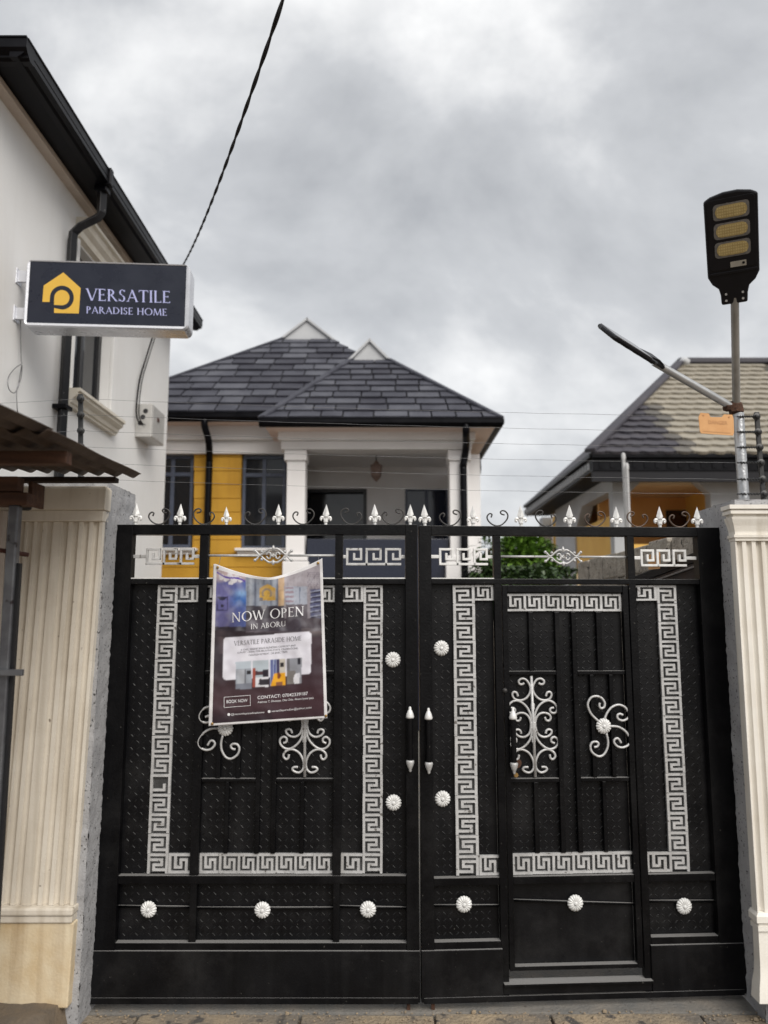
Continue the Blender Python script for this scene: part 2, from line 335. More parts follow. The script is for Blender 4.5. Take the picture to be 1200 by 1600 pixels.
GLYPH = {
 'V': (0.80, [ln(.08, 1, .42, 0, T), ln(.74, 1, .44, 0, t_), ser(.08, .955), ser(.74, .955)]),
 'E': (0.60, [ln(.13, 1, .13, 0, T), hb(.1, .50, .97), hb(.1, .42, .52), hb(.1, .54, .03), ln(.49, 1, .49, .86, .04), ln(.53, .14, .53, 0, .04), ln(.41, .6, .41, .44, .04), ser(.13, 0), ser(.13, .955)]),
 'R': (0.74, [ln(.13, 1, .13, 0, T), ser(.13, 0), ser(.13, .955), ln(.30, .50, .66, 0, T), ser(.68, 0, .07)] + arc(.17, .735, .33, .265, -90, 90)),
 'S': (0.54, arc(.27, .755, .20, .245, 35, 275, .11) + arc(.26, .255, .22, .255, -145, 90, .12) + [ln(.44, .98, .44, .80, .04), ln(.055, .22, .055, .02, .04)]),
 'A': (0.80, [ln(.40, 1, .08, 0, t_), ln(.38, 1, .72, 0, T), hb(.2, .58, .34), ser(.08, 0), ser(.72, 0)]),
 'T': (0.68, [ln(.34, 1, .34, 0, T), hb(.02, .66, .97), ln(.04, 1, .02, .82, .045), ln(.64, 1, .66, .82, .045), ser(.34, 0)]),
 'I': (0.28, [ln(.14, 1, .14, 0, T), ser(.14, 0), ser(.14, .955)]),
 'L': (0.56, [ln(.13, 1, .13, 0, T), hb(.1, .52, .03), ln(.51, .17, .51, 0, .045), ser(.13, 0), ser(.13, .955)]),
 'P': (0.60, [ln(.13, 1, .13, 0, T), ser(.13, 0), ser(.13, .955)] + arc(.17, .72, .36, .28, -90, 90)),
 'D': (0.84, [ln(.13, 1, .13, 0, T), ser(.13, 0), ser(.13, .955)] + arc(.22, .5, .56, .5, -90, 90) + [hb(.1, .23, .975, .05), hb(.1, .23, .025, .05)]),
 'H': (0.82, [ln(.13, 1, .13, 0, T), ln(.68, 1, .68, 0, T), hb(.13, .68, .52), ser(.13, 0), ser(.13, .955), ser(.68, 0), ser(.68, .955)]),
 'O': (0.98, arc(.49, .5, .46, .52, 0, 360, .13, .05, 36)),
 'M': (1.02, [ln(.16, 1, .10, 0, t_), ln(.18, 1, .50, .02, T), ln(.83, 1, .52, .02, t_), ln(.83, 1, .90, 0, T), ser(.10, 0), ser(.90, 0)]),
 'N': (0.86, [ln(.13, 1, .13, 0, t_), ln(.13, 1, .72, 0, T), ln(.72, 1, .72, 0, t_), ser(.13, 0), ser(.72, .955), ser(.10, .955, .07)]),
 'W': (1.16, [ln(.07, 1, .34, 0, T), ln(.58, 1, .36, 0, t_), ln(.56, 1, .82, 0, T), ln(1.08, 1, .84, 0, t_), ser(.07, .955), ser(1.08, .955)]),
 'B': (0.64, [ln(.13, 1, .13, 0, T), ser(.13, 0), ser(.13, .955)] + arc(.17, .765, .28, .235, -90, 90) + arc(.17, .28, .38, .28, -90, 90)),
 'U': (0.80, [ln(.13, 1, .13, .3, T), ln(.66, 1, .66, .3, t_), ser(.13, .955), ser(.66, .955)] + arc(.395, .31, .33, .31, 180, 360, .12, .06)),
 ' ': (0.34, []),
}
def serif_text(txt, thin=1.0):
    """polygons in a unit-high strip and its width"""
    x = 0; ps = []
    for ch in txt:
        w, g = GLYPH[ch]
        for p in g: ps.append([(a + x, b) for a, b in p])
        x += w + 0.05
    return ps, x - 0.05
_tobj = {}
def sans_text(txt, offset=0.0):
    """triangles of the built-in sans letters, scaled to a unit cap height, and the width"""
    cu = bpy.data.curves.new('t', 'FONT'); cu.body = txt; cu.size = 1; cu.resolution_u = 3; cu.offset = offset
    o = bpy.data.objects.new('t', cu); COL.objects.link(o); bpy.context.view_layer.update()
    ev = o.evaluated_get(bpy.context.evaluated_depsgraph_get()); me = ev.to_mesh()
    vs = [(v.co.x, v.co.y) for v in me.vertices]; fs = [tuple(p.vertices) for p in me.polygons]; ev.to_mesh_clear()
    bpy.data.objects.remove(o); bpy.data.curves.remove(cu)
    k = 1 / 0.69; x0 = min(v[0] for v in vs); w = (max(v[0] for v in vs) - x0) * k
    return [((a - x0) * k, b * k) for a, b in vs], fs, w

# ================================================================== GROUND
def sheet(name, x0, x1, y0, y1, z, mat, kind='structure'):
    o = MB().add([(x0, y0, z), (x1, y0, z), (x1, y1, z), (x0, y1, z)], [(0, 1, 2, 3)]).build(name, mat); return tag(o, kind=kind)
sheet('ground', -400, 400, -400, 900, -0.06, 'ground_dirt')
pav = sheet('pavement', -6, 6, -7, -0.02, -0.03, 'ground_dirt')
# irregular paving slabs with open joints
rng = random.Random(3)
yy = [-0.045, -0.42, -0.85, -1.4]; bumpy = lambda x, y: 0.006 * mnoise.noise(Vector((x * 3, y * 3, 0)))
for r in range(3):
    x = -1.9 - 0.3 * r
    while x < 2.2:
        w = rng.uniform(0.38, 0.75); g = 0.006
        q = [(x + g + rng.uniform(-.02, .02), yy[r + 1] + g), (x + w - g + rng.uniform(-.02, .02), yy[r + 1] + g), (x + w - g, yy[r] - g + rng.uniform(-.012, .004)), (x + g, yy[r] - g + rng.uniform(-.012, .004))]
        h = rng.uniform(-0.006, 0.006)
        b = MB(); b.hexa([(a, c, -0.05) for a, c in q] + [(a, c, h) for a, c in q])
        b.build('paving_slab', 'pavement', pav, bevel=0.006); x += w
# concrete threshold under the gate
b = MB(); b.hexa([(-1.30, -0.043, -0.05), (1.63, -0.043, -0.05), (1.63, 0.45, -0.05), (-1.30, 0.45, -0.05), (-1.30, -0.043, 0.000), (1.63, -0.043, 0.004), (1.63, 0.45, 0.022), (-1.30, 0.45, 0.022)])
tag(b.build('threshold', 'threshold', bevel=0.008), kind='structure')
gr = random.Random(17); b = MB()
for k in range(900):
    x = gr.uniform(-1.4, 1.7); y = -0.03 - abs(gr.gauss(0, .16)); s_ = gr.uniform(.0015, .006) * (1 + (gr.random() < .04) * 1.2)
    b.lathe([(s_ * .3, -s_ * .6), (s_, -s_ * .2), (s_ * .8, s_ * .4), (s_ * .2, s_ * .7)], (x, y, .004 + s_ * .3), 'z', 5)
tag(b.build('grit', 'grit', fix=False), 'fine grit and small stones scattered along the gate threshold', 'grit', kind='stuff')
# raised strips along the wall foot on both sides of the driveway
def kerb(x0, x1, z, seed):
    r = random.Random(seed); n = 26; m = 14
    def f(u, v):
        x = x0 + (x1 - x0) * u; y = -0.52 + 0.50 * v
        e = min(1, (min(abs(x - x0), abs(x - x1)) / 0.05)) * min(1, (v * 0.5) / 0.16)
        return (x, y, -0.06 + (z + 0.06 + 0.025 * mnoise.noise(Vector((x * 7, y * 7, seed)))) * e ** 0.6)
    return tag(MB().grid(f, n, m).build('kerb', 'kerb_dirt', smooth=True), kind='structure')
kerb(-2.6, -1.285, 0.125, 1); kerb(1.60, 2.6, 0.125, 2)
sheet('driveway', -2.8, 2.0, 0.47, 9.0, -0.01, 'threshold')

# ================================================================== GATE
PL = Plane((0.159, 0, 0), 0.0); PR = Plane((0.159, 0, 0), 3.2)
leafL = thing('gate_leaf', 'black steel gate leaf with the banner hanging on it', 'gate', M=Matrix.Translation((-1.28, 0, 0.03)), group='leaves of the black driveway gate')
leafR = thing('gate_leaf', 'black steel gate leaf with the small wicket door and keyhole', 'gate', M=PR.M @ Matrix.Translation((1.455, 0, 0.03)), group='leaves of the black driveway gate')
def bar(pl, parent, name, u0, u1, z0, z1, y0, y1, mat='gate_black', bevel=0.002):
    return MB(pl.M).box(u0, u1, y0, y1, z0, z1).build(name, mat, parent, bevel=bevel)
def Z(pl, y, x=None): return pl.on(x if x else (400 if pl is PL else 900), y)[1]
def U(pl, x, y): return pl.on(x, y)[0]
def vbar(pl, parent, xa, xb, yr, za, zb, y0, y1, name='bar', mat='gate_black'):
    ua, ub = U(pl, xa, yr), U(pl, xb, yr); return bar(pl, parent, name, ua, ub, za, zb, y0, y1, mat), ua, ub
def treads(pl, parent, regs, p=0.0285, yf=0.015):
    b = MB(pl.M); trd = random.Random(len(regs))
    for (u0, u1, z0, z1) in regs:
        nu, nz = int((u1 - u0) / p), int((z1 - z0) / p)
        for j in range(nz):
            for i in range(nu):
                cu = u0 + (i + .5) * p; cz = z0 + (j + .5) * p; a = rad(45 if (i + j) % 2 else -45)
                c, s = math.cos(a), math.sin(a)
                pts = [(-.0105, 0), (-.005, -.0029), (.005, -.0029), (.0105, 0), (.005, .0029), (-.005, .0029)]
                top = [(-.006, 0), (.006, 0)]
                vs = [(cu + c * q - s * w, yf, cz + s * q + c * w) for q, w in pts] + [(cu + c * q - s * w, yf - .0017 * trd.uniform(.5, 1.1), cz + s * q + c * w) for q, w in top]
                b.add(vs, [(0, 1, 6), (1, 2, 7, 6), (2, 3, 7), (3, 4, 7), (4, 5, 6, 7), (5, 0, 6)])
    o = b.build('tread_pattern', 'tread', parent, fix=False); o['kind'] = 'stuff'; return o
# --- meander tile: 8 x 8 cells, cast in one piece
TILE = ["11111111", "10000001", "10111111", "10100001", "10111101", "10000101", "11111101", "10000001"]
BROKEN = ["11111111", "10000001", "10000001", "10000001", "10000101", "10000101", "11111101", "10000001"]
def tile_mesh(bm_rows, name):
    b = MB(); c = 1 / 8
    on = lambda i, j: 0 <= i < 8 and 0 <= j < 8 and bm_rows[j][i] == '1'
    for j in range(8):
        for i in range(8):
            if not on(i, j): continue
            x0, x1 = -.5 + i * c, -.5 + (i + 1) * c; z1, z0 = .5 - j * c, .5 - (j + 1) * c
            b.add([(x0, -.13, z0), (x1, -.13, z0), (x1, -.13, z1), (x0, -.13, z1)], [(0, 1, 2, 3)])
            for di, dj, q in ((-1, 0, (x0, z1, x0, z0)), (1, 0, (x1, z0, x1, z1)), (0, -1, (x1, z1, x0, z1)), (0, 1, (x0, z0, x1, z0))):
                if not on(i + di, j + dj):
                    b.add([(q[0], -.13, q[1]), (q[0], 0, q[1]), (q[2], 0, q[3]), (q[2], -.13, q[3])], [(0, 1, 2, 3)])
    me, _ = b.mesh(name, 'silver', centre=False); return me
ME_TILE = tile_mesh(TILE, 'meander_tile'); ME_BROKEN = tile_mesh(BROKEN, 'meander_tile_broken')
trng = random.Random(11)
def tile(pl, parent, u0, u1, z0, z1, rot=0, flip=False, me=None):
    j = lambda a: trng.uniform(-a, a)
    Mx = pl.M @ Matrix.Translation(((u0 + u1) / 2 + j(.0008), 0.0105 + j(.001), (z0 + z1) / 2 + j(.0008))) @ Matrix.Rotation(rad(j(.6)), 4, 'Y') @ Matrix.Rotation(rad(j(.8)), 4, 'X')
    w, h = abs(u1 - u0), abs(z1 - z0)
    Mx = Mx @ Matrix.Diagonal((w * .995, 0.1, h * .985, 1))
    if rot: Mx = Mx @ Matrix.Rotation(rad(rot), 4, 'Y')
    if flip: Mx = Mx @ Matrix.Diagonal((-1, 1, 1, 1))
    o = copy_piece(me or ME_TILE, 'meander_tile', parent, Mx); return o
def tile_col(pl, parent, xa, xb, yr, n, z1, z0, flips, broken=None):
    ua, ub = U(pl, xa, yr), U(pl, xb, yr); h = (z1 - z0) / n
    MB(pl.M).box(ua + .002, ub - .002, 0.0115, 0.0148, z0 + .002, z1 - .002).build('meander_backing', 'silver_back', parent)
    for k in range(n): tile(pl, parent, ua, ub, z1 - (k + 1) * h, z1 - k * h, 0, flips(k), ME_BROKEN if k == broken else None)
    return ua, ub
def tile_row(pl, parent, ua, ub, z0, z1, n, rot=90, flip=False):
    w = (ub - ua) / n
    MB(pl.M).box(ua + .002, ub - .002, 0.0115, 0.0148, z0 + .002, z1 - .002).build('meander_backing', 'silver_back', parent)
    for k in range(n): tile(pl, parent, ua + k * w, ua + (k + 1) * w, z0, z1, rot, flip)
# --- rosette
def rosette_mesh():
    b = MB(); n = 96; rings = [0, .14, .2, .24, .36, .6, .85, 1.0]; vs = []; fs = []
    for ri, r in enumerate(rings):
        for k in range(n):
            a = 2 * math.pi * k / n; pet = abs(math.cos(8 * a))
            rr = r * (1 - 0.09 * (1 - pet ** 0.5) * (r > .8)); base = 0.36 * (1 - r * r) ** .5 if r < 1 else 0
            if r <= .15: h = .50
            elif r <= .2: h = .46
            elif r <= .25: h = .30
            else: h = 0.12 + 0.24 * math.sqrt(max(0, 1 - (r * .96) ** 2)) + 0.10 * (pet - .5) * (r > .3)
            if r >= 1: h = 0.04
            vs.append((rr * math.cos(a), -h, rr * math.sin(a)))
    for i in range(len(rings) - 1):
        for k in range(n):
            k2 = (k + 1) % n; fs.append((i * n + k, i * n + k2, (i + 1) * n + k2, (i + 1) * n + k))
    b.add(vs, fs); me, _ = b.mesh('rosette', 'silver_white', smooth=True, centre=False); me.set_sharp_from_angle(angle=rad(50)); return me
ME_ROS = rosette_mesh()
def rosette(pl, parent, x, y, off=0.012, r=0.036):
    u, z = pl.on(x, y)
    return copy_piece(ME_ROS, 'rosette', parent, pl.M @ Matrix.Translation((u, off, z)) @ Matrix.Rotation(random.uniform(0, .4), 4, 'Y') @ Matrix.Diagonal((r, r, r, 1)))
# --- spearhead finial and c-scroll on the top rail
def spear_mesh():
    b = MB()
    b.lathe([(.10, 0), (.10, .12), (.15, .14), (.15, .20), (.09, .22), (.09, .36), (.17, .40), (.17, .45), (.10, .47)], seg=8)
    b.add([(.23, 0, .50), (0, .10, .50), (-.23, 0, .50), (0, -.10, .50), (.16, 0, .44), (0, .08, .44), (-.16, 0, .44), (0, -.08, .44), (.125, 0, .74), (0, .08, .74), (-.125, 0, .74), (0, -.08, .74), (0, 0, 1.0)],
          [(4, 5, 1, 0), (5, 6, 2, 1), (6, 7, 3, 2), (7, 4, 0, 3), (0, 1, 9, 8), (1, 2, 10, 9), (2, 3, 11, 10), (3, 0, 8, 11), (8, 9, 12), (9, 10, 12), (10, 11, 12), (11, 8, 12)])
    for s in (-1, 1):
        b.tube(smooth_path([(s * .06, 0, .20), (s * .16, 0, .34), (s * .30, 0, .36), (s * .34, 0, .28), (s * .26, 0, .25)], 4), [.075] * 17, 6)
    me, _ = b.mesh('spearhead', 'silver_white', centre=False); return me
ME_SPEAR = spear_mesh()
def cscroll_mesh(mat):
    tr = [(500, 190), (511, 155), (485, 145), (458, 170), (455, 205), (480, 245), (525, 277), (575, 288), (625, 275), (670, 235), (698, 190), (698, 145), (670, 112), (635, 104), (612, 122), (626, 146), (662, 154)]
    k = 0.0229 / 7.5 * 1.0 / 7.5 * 7.5 / 7.6
    pts = smooth_path([((x - 575) * k * 1.0, 0, (291 - y) * k) for x, y in tr], 4)
    b = MB().tube(pts, 0.0037, 6); me, _ = b.mesh('rail_scroll', mat, smooth=True, centre=False); return me
ME_CS = cscroll_mesh('wrought_black'); ME_CSB = cscroll_mesh('wrought_brown')
def top_row(pl, parent, spears, scrolls, zt):
    for i, x in enumerate(spears):
        u, _ = pl.on(x, 815); k = 0.088 if x == 354 else 0.105 * trng.uniform(.95, 1.04)
        copy_piece(ME_SPEAR, 'spearhead', parent, pl.M @ Matrix.Translation((u, 0.0, zt)) @ Matrix.Rotation(rad(trng.uniform(-2, 2)), 4, 'Y') @ Matrix.Diagonal((k * .70, k * .8, k, 1)))
    for x, fl, br in scrolls:
        u, _ = pl.on(x, 815)
        copy_piece(ME_CSB if br else ME_CS, 'rail_scroll', parent, pl.M @ Matrix.Translation((u, 0.004, zt + .003)) @ Matrix.Rotation(rad(trng.uniform(-4, 4)), 4, 'Y') @ Matrix.Diagonal((fl, 1, 1, 1)))
# --- wrought scrolls, measured on the wicket door
K = 5.4545
def cp(x, y): return PR.on(780 + x / K, 1040 + y / K)
STEM_U, STEM_Z = cp(290, 510)
xs = lambda y: 273 + 0.0408 * (y - 88)
TREE = [[(338, 148), (355, 160), (378, 156), (384, 132), (358, 112), (325, 118), (300, 150), (288, 190), (298, 235), (335, 280), (385, 297), (430, 285), (448, 250), (435, 226), (410, 232), (400, 262)],
        [(300, 490), (308, 410), (340, 345), (385, 308), (430, 300), (475, 325), (497, 365), (485, 400), (455, 405), (434, 385), (442, 365), (468, 360)],
        [(300, 520), (318, 610), (360, 672), (420, 711), (470, 705), (502, 670), (500, 630), (470, 610), (446, 625), (450, 652), (475, 664)],
        [(390, 440), (402, 465), (425, 471), (441, 450), (430, 420), (392, 404), (350, 411), (320, 445), (310, 505), (328, 575), (370, 608), (415, 605), (445, 580), (448, 555), (425, 545), (405, 555), (398, 580)],
        [(432, 760), (440, 790), (460, 800), (480, 775), (468, 742), (430, 718), (388, 720), (345, 748), (318, 800), (312, 850), (325, 890), (355, 912), (390, 905), (410, 885), (395, 867), (362, 866)]]
STAR = [[(835, 468), (780, 415), (752, 360), (748, 315), (775, 270), (820, 258), (865, 275), (890, 315), (885, 350), (860, 361), (845, 342), (848, 315)],
        [(888, 455), (910, 400), (950, 352), (1005, 331), (1060, 350), (1093, 400), (1085, 445), (1045, 465), (1006, 452), (997, 422), (1018, 408), (1045, 418)],
        [(940, 512), (1010, 520), (1070, 560), (1105, 620), (1092, 670), (1045, 693), (1000, 685), (970, 650), (978, 622), (1005, 618), (1030, 655)],
        [(905, 575), (918, 640), (912, 700), (880, 755), (835, 768), (785, 735), (768, 685), (785, 650), (820, 645), (838, 662), (826, 685), (800, 691)]]
STAR_U, STAR_Z = cp(882, 512)
def scroll_tree(pl, parent, u0, z0, off):
    for side in (1, -1):
        for c in TREE:
            pts = []
            for x, y in c:
                uu, z = cp(xs(y) + side * (x - xs(y)), y); pts.append((u0 + uu - STEM_U, off + 0.002 * side, z0 + z - STEM_Z))
            MB(pl.M).tube(smooth_path(pts, 5), 0.0054, 8).build('scroll', 'silver', parent, smooth=True)
    a, b = cp(273, 88), cp(308, 948)
    MB(pl.M).tube([(u0 + a[0] - STEM_U, off - .004, z0 + a[1] - STEM_Z), (u0 + b[0] - STEM_U, off - .004, z0 + b[1] - STEM_Z)], 0.0066, 8).build('scroll_stem', 'silver', parent, smooth=True)
    for q, w, h in ((0, .026, .034), (-.062, .018, .03), (.085, .018, .03)):
        MB(pl.M).box(u0 - w / 2, u0 + w / 2, off - .008, off + .004, z0 + q - h / 2, z0 + q + h / 2).build('scroll_collar', 'silver', parent, bevel=.004)
def scroll_star(pl, parent, u0, z0, off, mir=1):
    for c in STAR:
        pts = []
        for x, y in c:
            uu, z = cp(x, y); pts.append((u0 + mir * (uu - STAR_U), off, z0 + z - STAR_Z))
        MB(pl.M).tube(smooth_path(pts, 5), 0.0054, 8).build('scroll', 'silver', parent, smooth=True)
    copy_piece(ME_ROS, 'rosette', parent, pl.M @ Matrix.Translation((u0, off + .002, z0)) @ Matrix.Diagonal((.036, .036, .036, 1)))
def handle(pl, parent, x, y0, y1, off=-0.055):
    u, z1 = pl.on(x, y0 + 16); z0 = pl.on(x, y1 - 14)[1]; zc = (z0 + z1) / 2
    h = MB(pl.M).tube([(u, off, z0), (u, off, z1)], 0.0125, 12).build('handle', 'gate_black', parent, smooth=True, angle=40)
    MB(pl.M).tube([(u, off, z0 + .03), (u, -.018, z0 + .03)], .008, 8).tube([(u, off, z1 - .03), (u, -.018, z1 - .03)], .008, 8).build('handle_bracket', 'gate_black', h)
    prof = [(.011, 0), (.017, .002), (.0185, .008), (.015, .022), (.009, .036), (.006, .040), (.0065, .046), (.003, .052)]
    MB(pl.M).lathe(prof, (u, off, z1), seg=14).build('handle_tip', 'silver_white', h, smooth=True)
    MB(pl.M).lathe([(r, -q) for r, q in prof], (u, off, z0), seg=14).build('handle_tip', 'silver', h, smooth=True)
# --- open key and baroque ornaments of the see-through band
def open_key(pl, parent, xa, xb, ya, yb, off=0.0, endl=None, endr=None, mat='silver'):
    u0, z1 = pl.on(xa, ya); u1, z0 = pl.on(xb, yb); c = (z1 - z0) / 6.7; w = c * .9; n = 3
    k = (u1 - u0) / (3 * 7 * c - 1.2 * c)
    b = MB(pl.M); zc = z0 + c * .35
    def seg(x0, y0, x1, y1, e):
        x0, x1 = sorted((x0, x1)); y0, y1 = sorted((y0, y1))
        b.box(u0 + x0 * c * k + c * .4 - w / 2, u0 + x1 * c * k + c * .4 + w / 2, off - .006 - e, off + .006 + e, zc + y0 * c - w / 2, zc + y1 * c + w / 2)
    for i in range(n):
        q = 7 * i
        seg(q, 0, q, 6, 0); seg(q, 6, q + 5, 6, .0006); seg(q + 5, 6, q + 5, 2, .0012); seg(q + 5, 2, q + 2.5, 2, .0018); seg(q + 2.5, 2, q + 2.5, 4, .0024)
        seg(q, 0, q + (7 if i < n - 1 else 5), 0, .003)
    b.build('key_ornament', mat, parent, bevel=.001)
    zm = (z0 + z1) / 2
    if endl is not None: bar(pl, parent, 'ornament_rod', endl, u0 + c * .3, zm - .008, zm + .008, off - .004, off + .004, mat)
    if endr is not None: bar(pl, parent, 'ornament_rod', u1 - c * .6, endr, zm - .008, zm + .008, off - .004, off + .004, mat)
def baroque(pl, parent, x, y, ul, ur, off=0.0):
    u, z = pl.on(x, y); k = 0.00046; b = MB(pl.M)
    outer = [(-185, 45), (-165, 30), (-150, 12), (-125, 8), (-85, 40), (-40, 66), (-8, 60), (0, 50), (8, 60), (40, 66), (85, 40), (125, 8), (150, 12), (165, 30), (185, 45)]
    inner = [(-70, 8), (-50, 30), (-28, 22), (-30, 8), (-10, 2), (0, -14), (10, 2), (30, 8), (28, 22), (50, 30), (70, 8)]
    for s in (1, -1):
        b.tube(smooth_path([(u + a * k, off, z + s * c * k * 1.05) for a, c in outer], 4), .0052, 6)
        b.tube(smooth_path([(u + a * k, off - .001, z + s * c * k * 1.05) for a, c in inner], 4), .0042, 6)
        for q in (-185, 185, -118, 118): b.lathe([(.001, -.007), (.006, -.004), (.0078, 0), (.006, .004), (.001, .007)], (u + q * k, off, z + s * (47 if abs(q) > 150 else 40) * k), 'y', 8)
        b.lathe([(.001, -.012), (.007, -.006), (.009, 0), (.006, .008), (.001, .016)], (u, off, z + s * 74 * k), 'z', 8)
    b.build('scroll_ornament', 'silver', parent, smooth=True)
    MB(pl.M).tube([(ul, off, z), (u - 150 * k, off, z)], .0055, 8).build('ornament_rod', 'silver', parent, smooth=True)
    MB(pl.M).tube([(u + 150 * k, off, z), (ur, off, z)], .0055, 8).build('ornament_rod', 'silver', parent, smooth=True)

# ---------- left leaf
ZT = 2.118; ZOT = Z(PL, 836); ZOB = Z(PL, 904.5); ZM = Z(PL, 913); ZL1 = Z(PL, 1366); ZL0 = Z(PL, 1379); ZB1 = Z(PL, 1470); ZB0 = Z(PL, 1482); ZK = 0.036
uo, ui = -1.441, -1.335; ms = U(PL, 633, 860)
bar(PL, leafL, 'stile', uo, ui, ZK + .01, ZT, -.026, .03); bar(PL, leafL, 'stile', ms, -.004, ZK + .012, ZT, -.026, .03)
bar(PL, leafL, 'rail', ui, ms, ZOT, ZT, -.024, .028); bar(PL, leafL, 'rail', ui, ms, ZM, ZOB, -.022, .026)
bar(PL, leafL, 'rail', ui, ms, ZL0, ZL1, -.020, .012); bar(PL, leafL, 'rail', ui, ms, ZB0, ZB1, -.022, .012)
bar(PL, leafL, 'plate', ui, ms, ZB0, ZM, .015, .018, 'gate_plate', 0)
bar(PL, leafL, 'kick_plate', uo + .002, -.002, ZK, ZB0 + .002, -.0305, .012, 'gate_plate', .003)
bar(PL, leafL, 'kick_lip', uo + .004, -.012, ZK - .004, ZK + .022, -.034, -.031, 'gate_plate', .001)
_, v1a, v1b = vbar(PL, leafL, 313, 326, 870, ZL0 - .001, ZOT, -.0185, .014); _, v2a, v2b = vbar(PL, leafL, 524, 536, 870, ZL0 - .001, ZOT, -.0185, .014)
bar(PL, leafL, 'bar', v1a + .004, v1b - .004, ZB1, ZL0, -.0165, .014); bar(PL, leafL, 'bar', v2a + .004, v2b - .004, ZB1, ZL0, -.0165, .014)
treads(PL, leafL, [(ui + .01, ms - .01, ZB1 + .005, ZM - .01)])
zr = Z(PL, 1333)
top_z = ZM - .004
LT = tile_col(PL, leafL, 247, 278, 917, 15, top_z, ZL1 + .003, lambda k: k > 10, 10)
RT_ = tile_col(PL, leafL, 568, 598, 917, 15, top_z, ZL1 + .003, lambda k: True)
th = (top_z - ZL1 - .003) / 15
tile_row(PL, leafL, LT[1] + .001, v1a, top_z - th * .92, top_z, 1); tile_row(PL, leafL, v2b, RT_[0] - .001, top_z - th * .92, top_z, 1)
tile_row(PL, leafL, v1b, v2a, top_z - th * .92, top_z, 7)
tile_row(PL, leafL, LT[1] + .001, v1a, ZL1 + .003, ZL1 + .003 + th, 1, -90); tile_row(PL, leafL, v2b, RT_[0] - .001, ZL1 + .003, ZL1 + .003 + th, 1, -90)
tile_row(PL, leafL, v1b + .002, v2a - .002, ZL1 + .003, ZL1 + .003 + th, 7, -90)
# inner bars
zh = Z(PL, 1216); zh0 = Z(PL, 1221); zq = Z(PL, 1048); zq0 = Z(PL, 1054); zt_ = top_z - th * .95; zb_ = ZL1 + th * 1.05
_, a1, a2 = vbar(PL, leafL, 400, 407, 1217, zb_, zt_, -.010, .0145); _, a3, a4 = vbar(PL, leafL, 425, 432, 1217, zb_, zt_, -.010, .0145)
for z0, z1 in ((zh0, zh), (zq0, zq)):
    bar(PL, leafL, 'bar', v1b, a1, z0, z1, -.0085, .0145); bar(PL, leafL, 'bar', a4, v2a, z0, z1, -.0085, .0145)
for xa, xb in ((337, 344), (369, 375)): vbar(PL, leafL, xa, xb, 1217, zh, zq0, -.007, .0145)
for xa, xb in ((351, 357), (469, 475)):
    vbar(PL, leafL, xa, xb, 1280, zb_, zh0, -.007, .0145); ua, ub = U(PL, xa, 1280), U(PL, xb, 1280); bar(PL, leafL, 'bar', ua, ub, zq, zt_, -.007, .0145)
scroll_star(PL, leafL, U(PL, 353, 1137), Z(PL, 1137), -.014, -1)
scroll_tree(PL, leafL, U(PL, 476, 1133), Z(PL, 1133), .003)
for x, y in ((614, 1031), (615, 1255), (232, 1421), (410, 1422), (575, 1421)): rosette(PL, leafL, x, y, 0.012 if y < 1300 else 0.002)
for ua, ub in ((ui, v1a + .004), (v1b - .004, v2a + .004), (v2b - .004, ms)):
    zz_ = Z(PL, 1418); MB(PL.M).tube([(ua, .006, zz_ + trng.uniform(-.004, .004)), (ub, .006, zz_ + trng.uniform(-.004, .004))], .006, 8).build('rod', 'gate_black', leafL, smooth=True)
handle(PL, leafL, 640, 1104, 1198)
open_key(PL, leafL, 229, 303, 857, 882, 0, ui, v1a); open_key(PL, leafL, 541, 627, 857, 883, 0, v2b, ms)
baroque(PL, leafL, 427, 868, v1b, v2a)
for ua, ub in ((v1b, v2a), (v2b, ms), (ui, v1a)): bar(PL, leafL, 'rail_highlight', ua, ub, ZOB, ZOB + .005, -.0205, .02, 'silver_white', 0)  # bright strip added along the rail edge to paint its lit highlight
top_row(PL, leafL, [212, 281, 354, 435, 509, 586, 641], [(248, 1, 0), (318, -1, 0), (398, 1, 0), (473, 1, 0), (548, -1, 0), (613, 1, 0)], ZT)
MB(PL.M).box(-.06, -.045, -.022, -.012, -.012, ZK).build('drop_bolt', 'rust', leafL)

# ---------- right leaf
rs0 = U(PR, 673, 860); ro0, ro1 = U(PR, 1086, 840), 1.456
ZOTR = Z(PR, 838); ZOBR = Z(PR, 905); ZMR = Z(PR, 913); RL1 = Z(PR, 1366); RL0 = Z(PR, 1378); RB1 = Z(PR, 1464); RB0 = Z(PR, 1476)
ZTR = 2.113
bar(PR, leafR, 'stile', .004, rs0, ZK + .012, ZTR, -.026, .03); bar(PR, leafR, 'stile', ro0, ro1, ZK + .01, ZTR, -.026, .03)
bar(PR, leafR, 'rail', rs0, ro0, ZOTR, ZTR, -.024, .028); bar(PR, leafR, 'rail', rs0, ro0, ZMR, ZOBR, -.022, .026)
_, w1a, w1b = vbar(PR, leafR, 770, 781, 870, .05, ZOTR, -.0215, .014); _, w2a, w2b = vbar(PR, leafR, 978, 989, 870, .05, ZOTR, -.0215, .014)
for ua, ub in ((rs0, w1a), (w2b, ro0)):
    bar(PR, leafR, 'rail', ua, ub, RL0, RL1, -.020, .012); bar(PR, leafR, 'rail', ua, ub, RB0, RB1, -.022, .012)
    bar(PR, leafR, 'plate', ua, ub, RB0, ZMR, .015, .018, 'gate_plate', 0)
bar(PR, leafR, 'kick_plate', .002, w1a + .006, ZK, RB0 + .002, -.0305, .012, 'gate_plate', .003)
bar(PR, leafR, 'kick_plate', w2b - .006, ro1 - .002, ZK, RB0 + .002, -.0305, .012, 'gate_plate', .003)
